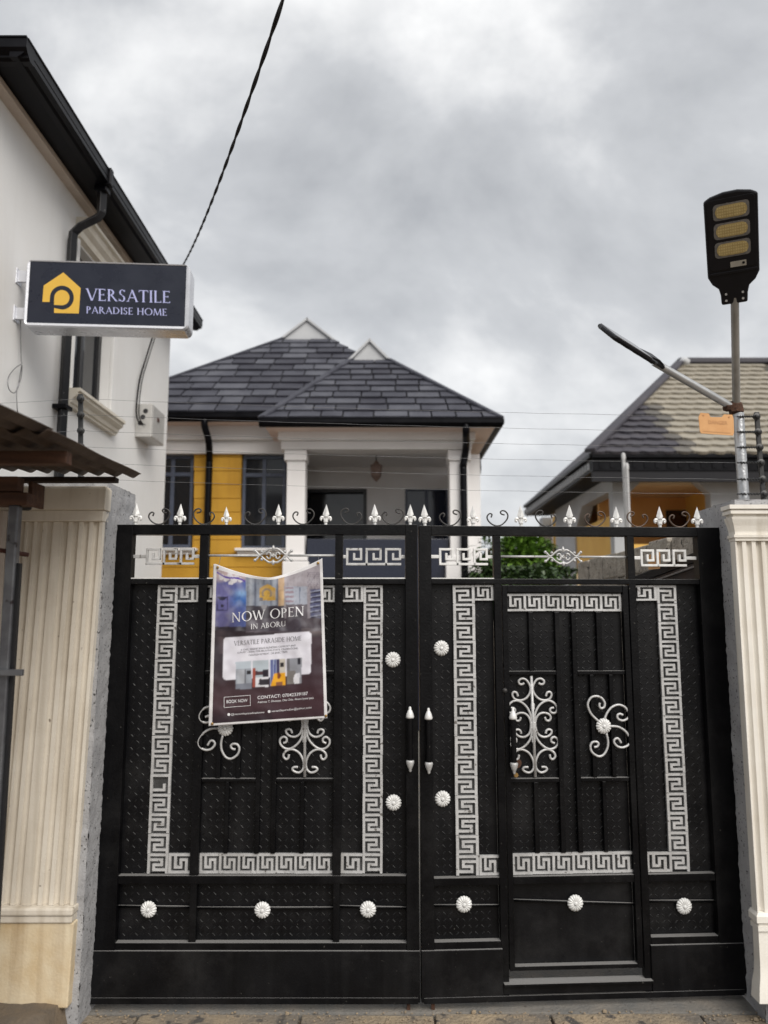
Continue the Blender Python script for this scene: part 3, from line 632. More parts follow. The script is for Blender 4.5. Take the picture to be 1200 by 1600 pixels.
bar(PR, leafR, 'kick_lip', .012, ro1 - .02, ZK - .004, ZK + .02, -.034, -.031, 'gate_plate', .001)
ZS1 = Z(PR, 1528); ZD0 = Z(PR, 1512)
bar(PR, leafR, 'door_sill', w1a + .007, w2b - .007, ZS1 - .012, ZS1, -.046, .012, 'gate_black', .002)
bar(PR, leafR, 'kick_plate', w1a + .007, w2b - .007, ZK + .021, ZS1 - .0125, -.027, .012, 'gate_plate', .002)
treads(PR, leafR, [(rs0 + .008, w1a - .004, RB1 + .005, ZMR - .01), (w2b + .004, ro0 - .008, RB1 + .005, ZMR - .01)])
tz = ZMR - .004; thr = (tz - RL1 - .003) / 15
A = tile_col(PR, leafR, 707.5, 741.5, 918, 15, tz, RL1 + .003, lambda k: k < 11)
Bc = tile_col(PR, leafR, 1026, 1056, 918, 15, tz, RL1 + .003, lambda k: True)
tile_row(PR, leafR, A[1] + .001, w1a, tz - thr * .85, tz, 1); tile_row(PR, leafR, w2b, Bc[0] - .001, tz - thr * .85, tz, 1)
tile_row(PR, leafR, A[1] + .001, w1a, RL1 + .003, RL1 + .003 + thr, 1, -90); tile_row(PR, leafR, w2b, Bc[0] - .001, RL1 + .003, RL1 + .003 + thr, 1, -90)
# wicket door
da, db = w1b + .004, w2a - .004; dsl = da + .024; dsr = db - .026
zdt1, zdt0 = Z(PR, 915), Z(PR, 926)
door = bar(PR, leafR, 'wicket_door', dsl, dsr, ZD0 + .01, zdt0, .0155, .0185, 'gate_plate', 0)
bar(PR, door, 'door_stile', da, dsl, ZD0, zdt1, -.0195, .014); bar(PR, door, 'door_stile', dsr, db, ZD0, zdt1, -.0195, .014)
bar(PR, door, 'door_rail', dsl, dsr, zdt0, zdt1, -.0175, .014); bar(PR, door, 'door_rail', dsl, dsr, RL0, RL1, -.0175, .014); bar(PR, door, 'door_rail', dsl, dsr, ZD0, ZD0 + .018, -.0175, .014)
tile_row(PR, door, dsl, dsr - .002, Z(PR, 955), Z(PR, 927.5), 6, 90); tile_row(PR, door, dsl, dsr, RL1 + .003, RL1 + .003 + thr * 1.05, 6, -90)
treads(PR, door, [(dsl + .004, dsr - .004, RL1 + thr * 1.1, Z(PR, 957))])
dz1, dz0 = Z(PR, 956), RL1 + thr * 1.1; q1, q0 = Z(PR, 1048), Z(PR, 1054); h1, h0 = Z(PR, 1215), Z(PR, 1221)
_, c1, c2 = vbar(PR, door, 867, 874, 1000, dz0, dz1, -.010, .0145, 'door_bar'); _, c3, c4 = vbar(PR, door, 893, 900, 1000, dz0, dz1, -.010, .0145, 'door_bar')
for za, zb in ((q0, q1), (h0, h1)):
    bar(PR, door, 'door_bar', dsl, c1, za, zb, -.0085, .0145); bar(PR, door, 'door_bar', c4, dsr, za, zb, -.0085, .0145)
for xa, xb in ((826, 833), (932, 940)): vbar(PR, door, xa, xb, 1000, q1, dz1, -.007, .0145, 'door_bar')
for xa, xb in ((921, 927), (951, 957)): vbar(PR, door, xa, xb, 1060, h1, q0, -.007, .0145, 'door_bar')
for xa, xb in ((834, 841), (941, 947)): vbar(PR, door, xa, xb, 1240, dz0, h0, -.007, .0145, 'door_bar')
scroll_tree(PR, door, STEM_U, STEM_Z, .003); scroll_star(PR, door, STAR_U, STAR_Z, -.014)
MB(PR.M).tube([(dsl, .006, Z(PR, 1405)), (dsr, .006, Z(PR, 1415))], .006, 8).build('rod', 'gate_black', door, smooth=True)
rosette(PR, door, 899, 1411, .002)
handle(PR, door, 798, 1106, 1202, -.05)
u, z = PR.on(804.5, 1209.5)
MB(PR.M).lathe([(.010, 0), (.011, -.012), (.009, -.016), (.002, -.016)], (u, -.012, z), 'y', 14).build('lock_cylinder', 'brass', door, smooth=True, angle=40)
MB(PR.M).lathe([(.024, 0), (.022, -.003), (.002, -.0035)], (u + .012, .0148, z + .045), 'y', 14).build('lock_stain', 'rust', door)
u, z = PR.on(787, 1078); MB(PR.M).lathe([(.011, 0), (.012, -.006), (.007, -.012), (.008, -.018), (.003, -.02)], (u, -.0205, z), 'y', 9).build('bolt', 'wrought_black', leafR)
for x, y in ((690, 1013), (692, 1249), (725, 1413), (1069, 1416)): rosette(PR, leafR, x, y, 0.012 if y < 1300 else 0.002)
for ua, ub in ((rs0, w1a), (w2b, ro0)): MB(PR.M).tube([(ua, .006, Z(PR, 1411)), (ub, .006, Z(PR, 1413))], .006, 8).build('rod', 'gate_black', leafR, smooth=True)
handle(PR, leafR, 667.5, 1106, 1201)
open_key(PR, leafR, 686, 762, 857, 883, 0, rs0, w1a, 'silver_white'); open_key(PR, leafR, 1000, 1072, 859, 885, 0, w2b, ro0, 'silver_white')
baroque(PR, leafR, 880, 870, w1b, w2a)
bar(PR, leafR, 'rail_highlight', rs0, w1a, ZOBR, ZOBR + .004, -.0205, .02, 'silver_white', 0)  # same painted edge highlight on this leaf's rail
top_row(PR, leafR, [664, 739, 814, 890, 963, 1031, 1089], [(703, 1, 0), (777, 1, 0), (853, -1, 0), (929, 1, 1), (998, -1, 1), (1062, 1, 1)], ZTR)
MB(PR.M).box(.045, .06, -.022, -.012, -.012, ZK).build('drop_bolt', 'rust', leafR)

# ================================================================== GATE PILLARS
def rough_box(x0, x1, y0, y1, z0, z1, amp, step=0.018, seed=0, shear=None):
    b = MB()
    def disp(p, n):
        p = Vector(p); d = mnoise.noise(p * 38 + Vector((seed, 0, 0))) * .6 + mnoise.noise(p * 90) * .5
        return p + Vector(n) * d * amp
    def face(o, a, c, n):
        o, a, c = Vector(o), Vector(a), Vector(c)
        b.grid(lambda s, t: disp(o + a * s + c * t, n), max(2, int(a.length / step)), max(2, int(c.length / step)))
    face((x0, y0, z0), (x1 - x0, 0, 0), (0, 0, z1 - z0), (0, -1, 0)); face((x1, y0, z0), (0, y1 - y0, 0), (0, 0, z1 - z0), (1, 0, 0))
    face((x0, y1, z0), (0, y0 - y1, 0), (0, 0, z1 - z0), (-1, 0, 0)); face((x0, y0, z1), (x1 - x0, 0, 0), (0, y1 - y0, 0), (0, 0, 1)); face((x1, y1, z0), (x0 - x1, 0, 0), (0, 0, z1 - z0), (0, 1, 0))
    if shear:
        for p in b.v: p.x += shear(p.z)
    return b
def fluted(name, mat, parent, x0, x1, yf, yb, z0, z1, flutes, fw, depth, shear=lambda z: 0):
    """flat face with round grooves centred on the given x"""
    prof = [(x0, yb), (x0, yf)]
    for c in sorted(flutes):
        if c - fw / 2 <= x0 + .004 or c + fw / 2 >= x1 - .002: continue
        for k in range(9):
            a = math.pi * k / 8; prof.append((c - fw / 2 * math.cos(a), yf + depth * math.sin(a)))
    prof += [(x1, yf), (x1, yb)]
    b = MB(); n = len(prof); m = 6; vs = []; fs = []
    for j in range(m + 1):
        z = z0 + (z1 - z0) * j / m
        for x, y in prof: vs.append((x + shear(z), y, z))
    for j in range(m):
        for i in range(n - 1): fs.append((j * n + i, j * n + i + 1, (j + 1) * n + i + 1, (j + 1) * n + i))
    b.add(vs, fs); return b.build(name, mat, parent, smooth=True, angle=30, fix=False)
def slab(name, mat, parent, x0, x1, y0, y1, z0, z1, sh, bevel=.004):
    b = MB().box(x0, x1, y0, y1, z0, z1)
    for p in b.v: p.x += sh(p.z)
    return b.build(name, mat, parent, bevel=bevel)
# left
YF = -0.2; shL = lambda z: -1.306 + 0.0275 * (z - 0.2)
zc1, zc0 = at(100, 760, YF).z, at(100, 815, YF).z; zf0 = at(60, 1415, YF).z; zbm = at(60, 1440, YF).z; zpl = 0.10
pil = thing('gate_pillar', 'cream fluted gate pillar with ochre stained plinth under the tin awning', 'pillar', (-1.65, -0.1, 0), group='fluted gate pillars')
rough_box(-0.75, 0.028, YF + .03, 0.215, -.05, at(185, 773, .2).z, .008, seed=1, shear=lambda z: -1.297 + .009 * z).build('core', 'concrete_rough', pil, smooth=True)
px = lambda p: at(p, 830, YF).x - shL(zc0)
fl = [px(p) for p in (34.5, 48, 62, 78, 102, 118.5, 134.5, 150)] + [px(p) for p in (-37, -23, -8, 8)]
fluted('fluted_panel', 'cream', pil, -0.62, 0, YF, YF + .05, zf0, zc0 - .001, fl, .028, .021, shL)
slab('capital', 'cream', pil, -0.63, .003, YF - .010, YF + .06, zc0, zc0 + .05, shL); slab('capital_band', 'cream', pil, -0.63, .010, YF - .018, YF + .06, zc0 + .0505, zc1 - .008, shL); slab('capital_cap', 'cream', pil, -0.64, .004, YF - .012, YF + .06, zc1 - .0075, zc1, shL)
slab('base_moulding', 'cream', pil, -0.64, .010, YF - .03, YF + .05, zbm + .03, zf0 - .001, shL, .008); slab('base_fillet', 'cream', pil, -0.64, .006, YF - .022, YF + .05, zbm, zbm + .0295, shL, .006)
slab('plinth', 'ochre_plinth', pil, -0.64, .012, YF - .014, YF + .05, zpl, zbm - .001, shL, .006)
# right
YR = -0.15; XR = 1.583
pir = thing('gate_pillar', 'pale cream fluted gate pillar carrying the solar lamp pole', 'pillar', (1.9, 0, 0), group='fluted gate pillars')
rough_box(-.04, 0.75, YR + .03, 0.30, -.05, at(1110, 793, .15).z, .008, seed=5, shear=lambda z: 1.646).build('core', 'concrete_rough', pir, smooth=True)
z1_, z0_ = at(1170, 790, YR).z, at(1170, 845, YR).z; zfr = at(1190, 1425, YR).z; zbr = at(1190, 1454, YR).z
shR = lambda z: XR
fl = [at(p, 870, YR).x - XR for p in (1156.5, 1171.5, 1186.5, 1201.5, 1216, 1231, 1262, 1277, 1292)]
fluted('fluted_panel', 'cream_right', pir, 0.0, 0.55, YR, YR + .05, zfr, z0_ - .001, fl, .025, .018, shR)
H = z1_ - z0_
def moulding(name, parent, mat, x0, x1, prof):
    """section in (projection, z) run along x with mitred ends"""
    b = MB(); n = len(prof); vs = []; fs = []
    for x, s in ((x0, -1), (x1, 1)):
        for p, z in prof: vs.append((x + s * p, YR - p, z))
    for x, s in ((x0, -1), (x1, 1)):
        for p, z in prof: vs.append((x + s * p, YR + .06, z))
    for i in range(n - 1):
        fs += [(i, n + i, n + i + 1, i + 1), (i, i + 1, 2 * n + i + 1, 2 * n + i), (n + i, 3 * n + i, 3 * n + i + 1, n + i + 1)]
    fs += [(n - 1, 2 * n - 1, 4 * n - 1, 3 * n - 1), (0, 2 * n, 3 * n, n)]
    b.add(vs, fs); return b.build(name, mat, parent)
moulding('capital', pir, 'cream_right', XR + .004, XR + .55, [(0, z0_), (.006, z0_), (.006, z0_ + H * .08), (.012, z0_ + H * .09), (.012, z0_ + H * .17), (.004, z0_ + H * .18), (.004, z0_ + H * .26), (.010, z0_ + H * .42), (.020, z0_ + H * .60), (.022, z0_ + H * .66), (.012, z0_ + H * .67), (.012, z0_ + H * .74), (.028, z0_ + H * .75), (.028, z0_ + H * .84), (.020, z0_ + H * .845), (.020, z0_ + H * .88), (.034, z0_ + H * .885), (.034, z0_ + H)])
moulding('base_moulding', pir, 'cream_right', XR + .004, XR + .55, [(.004, zbr), (.010, zbr), (.010, zbr + .02), (.004, zbr + .021), (.006, zbr + .03), (.016, zbr + .035), (.016, zbr + .06), (.006, zfr - .001), (0, zfr - .001)])
b = MB(); zs = [.10, .16, .20, .25, zbr - .001]; ex = [.026, .018, .008, .004, .002]; vs = []; fs = []
for z, e_ in zip(zs, ex): vs += [(XR - e_, YR - e_, z), (XR + .6, YR - e_, z), (XR - e_, YR + .05, z)]
for j in range(len(zs) - 1): k = 3 * j; fs += [(k, k + 1, k + 4, k + 3), (k + 2, k, k + 3, k + 5)]
b.add(vs, fs).build('plinth', 'cream_right', pir, smooth=True, angle=60)

# ================================================================== BANNER
YB = -0.062
def bx(x, y): return 300 + x / 4.446, 860 + y / 4.446
def wrinkle(x, y):
    """how far the cloth stands off the gate at print position (x, y)"""
    u = (x - 130) / 800; v = (y - 60) / 1150
    w = 0.010 * math.sin(u * 6.0 + v * 2.2) + 0.007 * math.sqrt(math.sin(u * 4.3 - v * 3.1 + .6) ** 2 + .012) * (1 - .6 * v) + 0.006 * math.sin(u * 13 - v * 5) * (1 - .5 * v)
    d = (u - .5) - (v - .1) * .9; w += 0.012 * math.exp(-(d / .10) ** 2) * math.exp(-(v / .45) ** 2)
    d = (u - .55) + (v - .1) * 1.1; w -= 0.014 * math.exp(-(d / .08) ** 2) * math.exp(-(v / .4) ** 2)
    w += 0.004 * mnoise.noise(Vector((u * 5, v * 7, 3))) + 0.0022 * mnoise.noise(Vector((u * 14, v * 18, 9)))
    return w + 0.012 * (1 - v)
def bpt(x, y, lay=0.0):
    a, b_ = bx(x, y); return at(a, b_, YB - wrinkle(x, y) - lay)
def edge(u, v, inset=0.0):
    """print position of cloth parameter (u, v)"""
    TL, TR_, BR, BL = (150, 95), (905, 48), (940, 1165), (115, 1220)
    x = (TL[0] * (1 - u) + TR_[0] * u) * (1 - v) + (BL[0] * (1 - u) + BR[0] * u) * v
    y = (TL[1] * (1 - u) + TR_[1] * u) * (1 - v) + (BL[1] * (1 - u) + BR[1] * u) * v
    sag = 118 * (1 - abs(2 * u - 1.04) ** 1.5) * max(0, 1 - v / .38) ** 2 if abs(2 * u - 1.04) < 1 else 0
    return x, y + sag
ban = thing('banner', 'printed vinyl banner reading NOW OPEN tied to the left gate leaf', 'banner', tuple(bpt(530, 1190)))
b = MB().grid(lambda u, v: bpt(*edge(u, 1 - v)), 120, 160)
cl = b.build('sheet', 'vinyl_white', ban, smooth=True, fix=False)
sm = cl.modifiers.new('thick', 'SOLIDIFY'); sm.thickness = .0012; sm.offset = 1
# the printed picture, one colour per point of a fine grid
NU, NV = 150, 210; P = []
for j in range(NV + 1):
    for i in range(NU + 1):
        u = .03 + .945 * i / NU; v = .03 + .955 * j / NV; P.append(edge(u, v))
P = np.array(P); X, Y = P[:, 0], P[:, 1]
srgb = lambda c: np.array([((q / 255) / 12.92 if q / 255 < .04045 else ((q / 255 + .055) / 1.055) ** 2.4) for q in c])
C = np.tile(srgb((50, 42, 48)), (len(P), 1))
def lerp(mask, c, a=1.0):
    global C
    a = np.asarray(a) * mask; a = a.reshape(-1, 1) if a.ndim else a
    C = C * (1 - a) + srgb(c) * a
def rect(x0, y0, x1, y1): return ((X >= x0) & (X <= x1) & (Y >= y0) & (Y <= y1)).astype(float)
def tilt(y, s=-.07): return Y - y - s * (X - 500)
nz = np.array([mnoise.noise(Vector((a / 60, c / 60, 0))) for a, c in P]); nf = np.array([mnoise.noise(Vector((a / 14, c / 22, 5))) for a, c in P])
lerp(np.clip((Y - 820) / 200, 0, 1), (70, 46, 52), .7); lerp(np.clip((Y - 1080) / 90, 0, 1), (38, 30, 38), .8); lerp((X > 560).astype(float) * (Y > 560), (62, 40, 48), .5)
pic = (Y < 560).astype(float)
lerp(pic * (X < 375) * (Y < 535), (108, 110, 168)); lerp(pic * (X < 375) * (Y < 535), (70, 100, 175), np.clip((X - 260) / 110, 0, 1) * .8)
lerp(pic * (X < 375) * (Y < 535), (150, 190, 235), np.exp(-((X - 345) / 45) ** 2 - ((Y - 300) / 26) ** 2)); lerp(pic * (X < 375) * (Y < 535), (40, 120, 200), np.exp(-((X - 335) / 60) ** 2 - ((Y - 350) / 40) ** 2) * .7)
lerp(pic * (X < 260) * (Y > 240) * (Y < 530), (140, 132, 190), .35)
lerp(rect(163, 90, 420, 235), (225, 200, 190), np.clip((225 - Y + 20 * nz) / 40, 0, 1) * .8)
for cx, cy, r in ((205, 185, 20), (240, 195, 22), (262, 175, 20), (290, 205, 24), (310, 190, 18), (335, 205, 16), (272, 225, 16)):
    lerp(((X - cx) ** 2 + (Y - cy) ** 2 < (r + 6 * nf) ** 2).astype(float), (236, 232, 236))
lerp(rect(170, 140, 370, 240) * (np.abs(Y - 155 - .32 * (X - 170) - 10 * np.sin(X / 30)) < 6), (92, 60, 170))
lerp(rect(172, 320, 250, 420), (66, 62, 108)); lerp(rect(179, 328, 243, 412), (118, 116, 180)); lerp(((X - 210) ** 2 / 900 + (Y - 322) ** 2 / 700 < 1) * rect(179, 320, 243, 355), (40, 38, 66)); lerp(((X - 209) ** 2 + (Y - 385) ** 2 < 100).astype(float), (44, 42, 66))
lerp(rect(375, 150, 640, 385), (150, 158, 172)); lerp(rect(375, 150, 640, 385), (92, 100, 118), np.clip(np.sin(X / 8.5 + .8 * np.sin(X / 23)) * 1.2, 0, 1) * .85); lerp(rect(375, 150, 640, 385), (196, 202, 210), np.clip(np.sin(X / 13 + 2), 0, 1) * .5)
lerp(rect(600, 130, 655, 420), (214, 170, 110), .75); lerp(rect(560, 120, 720, 460), (250, 214, 160), np.exp(-((X - 640) / 26) ** 2 - ((Y - 345) / 60) ** 2) * .9)
hexm = (np.abs(X - 525) < 55) & (Y > 232 + np.abs(X - 525) * .55) & (Y < 348); lerp(hexm.astype(float), (214, 170, 70)); ringm = np.abs(np.hypot(X - 520, Y - 300) - 30) < 7; lerp((hexm & ringm & (Y < 320)).astype(float), (160, 140, 110)); lerp((np.abs(X - 480) < 12) & (np.abs(Y - 340) < 12), (130, 125, 125))
lerp(rect(375, 385, 660, 470), (46, 38, 44)); lerp(((np.abs(X - 500) < (430 - Y) * .5) & (Y > 380) & (Y < 430)), (150, 148, 150))
lerp(rect(640, 90, 905, 560), (168, 160, 166), .9); lerp(rect(640, 60, 905, 260), (178, 170, 176), .9); lerp(rect(650, 250, 800, 375), (176, 182, 196)); lerp(rect(650, 255, 705, 365), (150, 120, 130), .8 * (np.sin(Y / 5) > 0)); lerp(rect(745, 255, 752, 370), (110, 120, 140)); lerp(rect(655, 375, 800, 500), (92, 82, 88)); lerp(rect(700, 430, 760, 520), (44, 38, 42))
lerp(rect(800, 150, 905, 300) * ((np.mod(X + 9 * np.floor(Y / 14), 26) < 3) | (np.mod(Y, 14) < 3)), (128, 118, 128)); bl = rect(822, 270, 905, 470); lerp(bl, (92, 96, 132)); lerp(bl * (np.mod(Y + .18 * X, 34) < 9), (38, 34, 52)); lerp(bl * (np.mod(Y + .18 * X, 34) > 26), (170, 176, 200))
lerp(rect(760, 470, 920, 560), (84, 72, 76)); lerp(rect(790, 505, 905, 545) * (tilt(520, .15) > 0), (36, 28, 32)); lerp(rect(750, 540, 910, 600), (128, 116, 116), .7)
lerp(rect(375, 470, 760, 570), (84, 76, 84)); lerp(rect(375, 480, 640, 570), (120, 112, 120), np.clip(np.cos((X - 430) / 42) * 1.2, 0, 1) * .7); lerp(rect(150, 530, 375, 600), (44, 36, 42)); lerp(rect(150, 545, 240, 720), (92, 80, 84), np.clip(1 - np.abs(X - 200 - .12 * (Y - 560)) / 40, 0, 1) * .7)
lerp((Y > 150) & (Y < 560), (235, 235, 240), np.clip(nz * .16, 0, .12)); lerp((Y > 540) & (Y < 600), (48, 40, 46), np.clip((Y - 545) / 50, 0, 1) * .9)
lerp((Y < 560), (50, 48, 62), .28); lerp((Y < 560), (40, 36, 46), np.clip((Y - 330) / 230, 0, 1) * .45); lerp((Y < 560), (30, 28, 36), np.clip(-nf, 0, 1) * .35); lerp((Y < 560), (205, 205, 215), np.clip(nz * 1.2, 0, 1) * .14)
# light card with round corners, then four small pictures
cardd = np.maximum(np.abs(X - 522 + .012 * (Y - 730)) - 306, np.abs(Y - 733 - (-.068) * (X - 520)) - 148)
qx_ = np.abs(X - 522 + .012 * (Y - 730)) - 282; qy_ = np.abs(Y - 733 - (-.068) * (X - 520)) - 124; cardd = np.hypot(np.maximum(qx_, 0), np.maximum(qy_, 0)) + np.minimum(np.maximum(qx_, qy_), 0) - 24
lerp((cardd < 0), (206, 204, 214)); lerp((cardd < 0), (228, 228, 236), np.clip(.5 + nz, 0, 1) * .6)
def thumb(x0, y0, x1, y1, base):
    mk = (X > x0) & (X < x1) & (tilt(0, -.055) > y0 - .055 * 0 + 0) & (tilt(0, -.055) < y1)
    lerp(mk, base); return mk.astype(float), (X - x0) / (x1 - x0), (tilt(0, -.055) - y0) / (y1 - y0)
mk, a, c = thumb(303, 762, 413, 955, (150, 156, 166)); lerp(mk * (c > .3) * (a < .6) * (a > .1), (168, 172, 180)); lerp(mk * (c > .3) * (np.abs(a - .6) < .04), (110, 112, 120)); lerp(mk * (np.abs(c - .42) < .07) * (a > .7), (38, 38, 44)); lerp(mk * (c < .28), (180, 190, 200)); lerp(mk * (c > .8), (120, 124, 136))
mk, a, c = thumb(420, 762, 530, 948, (170, 180, 188)); lerp(mk * (np.abs(c - .48) < .08), (72, 50, 56)); lerp(mk * (a > .65) * (c > .35) * (c < .68), (40, 34, 44)); lerp(mk * (a < .2) * (c > .28), (150, 74, 62)); lerp(mk * (c > .62) * (a > .2), (214, 214, 220)); lerp(mk * (c > .70) * (c < .92) * (a > .45 + (c - .7) * -.4), (44, 40, 48))
mk, a, c = thumb(540, 762, 650, 945, (84, 92, 140)); lerp(mk * (np.sin(a * 34) > .2), (150, 160, 186)); lerp(mk * (a > .55), (188, 182, 172)); lerp(mk * (a > .45) * (a < .62) * (c < .6), (58, 54, 88)); lerp(mk * (np.abs(a - .78) < .1) * (np.abs(c - .22) < .09), (34, 32, 36)); lerp(mk * (c > .52) * (a > .3 - (c - .5) * .5), (222, 160, 36)); lerp(mk * (np.hypot(a - .58, c - .62) < .12), (122, 66, 40)); lerp(mk * (c > .86) * (np.abs(a - .6) < .2), (132, 86, 60))
mk, a, c = thumb(658, 760, 762, 938, (140, 142, 150)); lerp(mk * (a < .2), (108, 108, 112)); lerp(mk * (c > .5) * (a < .6), (118, 114, 112)); lerp(mk * (np.abs(a - .82) < .08) * (c < .26), (40, 40, 50)); lerp(mk * (np.hypot((a - .66), (c - .84) * .8) < .2), (222, 222, 228)); lerp(mk * (np.hypot((a - .8), (c - .68)) < .1), (206, 206, 214))
G_ = C.reshape(NV + 1, NU + 1, 3)
for _k in range(1):
    Q_ = np.pad(G_, ((1, 1), (1, 1), (0, 0)), mode='edge'); G_ = (Q_[:-2, 1:-1] + Q_[2:, 1:-1] + Q_[1:-1, :-2] + Q_[1:-1, 2:] + 4 * Q_[1:-1, 1:-1]) / 8
C = G_.reshape(-1, 3)
bp_ = MB(); bp_.v = [bpt(x, y, .0022) for x, y in P]
bp_.f = [[j * (NU + 1) + i, j * (NU + 1) + i + 1, (j + 1) * (NU + 1) + i + 1, (j + 1) * (NU + 1) + i][::-1] for j in range(NV) for i in range(NU)]
pr = bp_.build('printed_picture', 'print_banner', ban, smooth=True, fix=False)
ca = pr.data.color_attributes.new('print', 'FLOAT_COLOR', 'POINT'); ca.data.foreach_set('color', np.hstack([C, np.ones((len(C), 1))]).astype(np.float32).ravel())
def words(txt):
    """(word, start, end) as fractions of the whole line"""
    tot = serif_text(txt)[1]; r = []; pre = ''
    for wd in txt.split(' '):
        st = (serif_text(pre)[1] + .05 if pre else 0) / tot; r.append((wd, st, st + serif_text(wd)[1] / tot)); pre += wd + ' '
    return r
def bserif(name, txt, x0, y0, x1, y1, h, mat, skew=0.0):
    if ' ' in txt:
        for wd, a, c in words(txt): bserif(name, wd, x0 + (x1 - x0) * a, y0 + (y1 - y0) * a, x0 + (x1 - x0) * c, y0 + (y1 - y0) * c, h, mat)
        return
    ps, w = serif_text(txt); b = MB(); L = math.hypot(x1 - x0, y1 - y0); ux, uy = (x1 - x0) / L, (y1 - y0) / L
    for k, p in enumerate(ps):
        b.add([bpt(x0 + ux * a / w * L + uy * c * h * 0 + skew * c * h, y0 + uy * a / w * L - c * h, .0036 + .00004 * (k % 7)) for a, c in p], [tuple(range(len(p)))])
    return b.build(name, mat, ban, fix=False)
def bsans(name, txt, x0, y0, x1, y1, h, mat, off=0.0):
    vs, fs, w = sans_text(txt, off); L = math.hypot(x1 - x0, y1 - y0); ux, uy = (x1 - x0) / L, (y1 - y0) / L
    b = MB().add([bpt(x0 + ux * a / w * L, y0 + uy * a / w * L - c * h, .0036) for a, c in vs], fs); return b.build(name, mat, ban, fix=False)
bserif('lettering', 'NOW OPEN', 275, 500, 780, 452, 66, 'print_white'); bserif('lettering', 'IN ABORU', 408, 548, 652, 526, 36, 'print_white')
bserif('lettering', 'VERSATILE PARASIDE HOME', 292, 662, 762, 624, 32, 'print_grey')
bsans('lettering', 'A CHIC, SERENE SPACE BLENDING COMFORT AND', 338, 697, 720, 665, 12, 'print_grey'); bsans('lettering', 'LUXURY - IDEAL FOR RELAXING STAYS, CELEBRATIONS,', 316, 716, 738, 684, 12, 'print_grey'); bsans('lettering', 'COUPLES RETREAT, OR EXEC TRIPS', 394, 734, 662, 710, 12, 'print_grey')
bsans('lettering', 'BOOK NOW', 240, 1062, 386, 1052, 22, 'print_white', .006); bsans('lettering', 'CONTACT: 07042339187', 455, 1034, 805, 1004, 22, 'print_white', .006)
bsans('lettering', 'Address: 7, Olusanya, Oke Odo, Aboru Iyana Ipaja', 456, 1062, 845, 1030, 14, 'print_white', .004)
bsans('lettering', '@versatileparadisehome', 272, 1146, 502, 1130, 14, 'print_white'); bsans('lettering', 'versatileparadise@yahoo.com', 552, 1124, 830, 1097, 14, 'print_white')
def stroke(pts, w):
    b = MB()
    for (x0, y0), (x1, y1) in zip(pts, pts[1:]):
        L = math.hypot(x1 - x0, y1 - y0); nx, ny = -(y1 - y0) / L * w / 2, (x1 - x0) / L * w / 2
        b.add([bpt(x0 + nx, y0 + ny, .0036), bpt(x1 + nx, y1 + ny, .0036), bpt(x1 - nx, y1 - ny, .0036), bpt(x0 - nx, y0 - ny, .0036)], [(0, 1, 2, 3)])
    return b
stroke([(223, 1020), (405, 1006), (405, 1078), (223, 1092), (223, 1020)], 3).build('button_outline', 'print_white', ban, fix=False)
for cx, cy in ((256, 1140), (536, 1119)):
    MB().add([bpt(cx + 10 * math.cos(k * .5236), cy + 10 * math.sin(k * .5236), .0036) for k in range(12)], [tuple(range(12))]).build('icon', 'print_white', ban, fix=False)
for x, y in ((178, 118), (876, 88), (140, 1205), (930, 1150)):
    c = bpt(x, y, .003); MB().lathe([(.003, 0), (.0065, .001), (.0065, -.0015), (.003, -.002)], c, 'y', 12).build('eyelet', 'brass', ban, smooth=True)
for (x, y), q in (((178, 118), (345, 868)), ((876, 88), (497, 868))):
    a = bpt(x, y, .004); c = at(q[0], q[1], -.004)
    MB().tube(smooth_path([a, (a + c) / 2 + Vector((.004, -.01, -.002)), c], 6), .0011, 5).build('tie', 'wire', ban)

# ================================================================== LIGHTBOX SIGN
PS = Plane(at(40, 503, 2.4), 4.0)
def so(x, y): return PS.on(x / 3.75, 380 + y / 3.75)
uL_, zBt = so(142, 470); uR_, _ = so(1090, 480); zTp = (so(180, 105)[1] + so(1095, 132)[1]) / 2; zBt = (so(150, 462)[1] + so(1078, 492)[1]) / 2
uL_, uR_ = (so(183, 107)[0] + so(150, 460)[0]) / 2, (so(1097, 135)[0] + so(1078, 492)[0]) / 2
sg = thing('lightbox_sign', 'dark lightbox sign reading VERSATILE PARADISE HOME on the white house wall', 'sign', tuple(PS.M @ Vector((uL_, 0.1, zBt - .05))))
F = .03; DEP = .20
def rrect(u0, u1, z0, z1, r, n=5):
    o = []
    for cx, cz, a0 in ((u1 - r, z1 - r, 0), (u0 + r, z1 - r, 90), (u0 + r, z0 + r, 180), (u1 - r, z0 + r, 270)):
        for k in range(n + 1): a = rad(a0 + 90 * k / n); o.append((cx + r * math.cos(a), cz + r * math.sin(a)))
    return o
fn = lambda a, c, d: (a, d, c)
MB(PS.M).prism(rrect(uL_ - F, uR_ + F, zBt - F, zTp + F * .5, .05), fn, .012, DEP).build('casing', 'sign_alu', sg, smooth=True, angle=35)
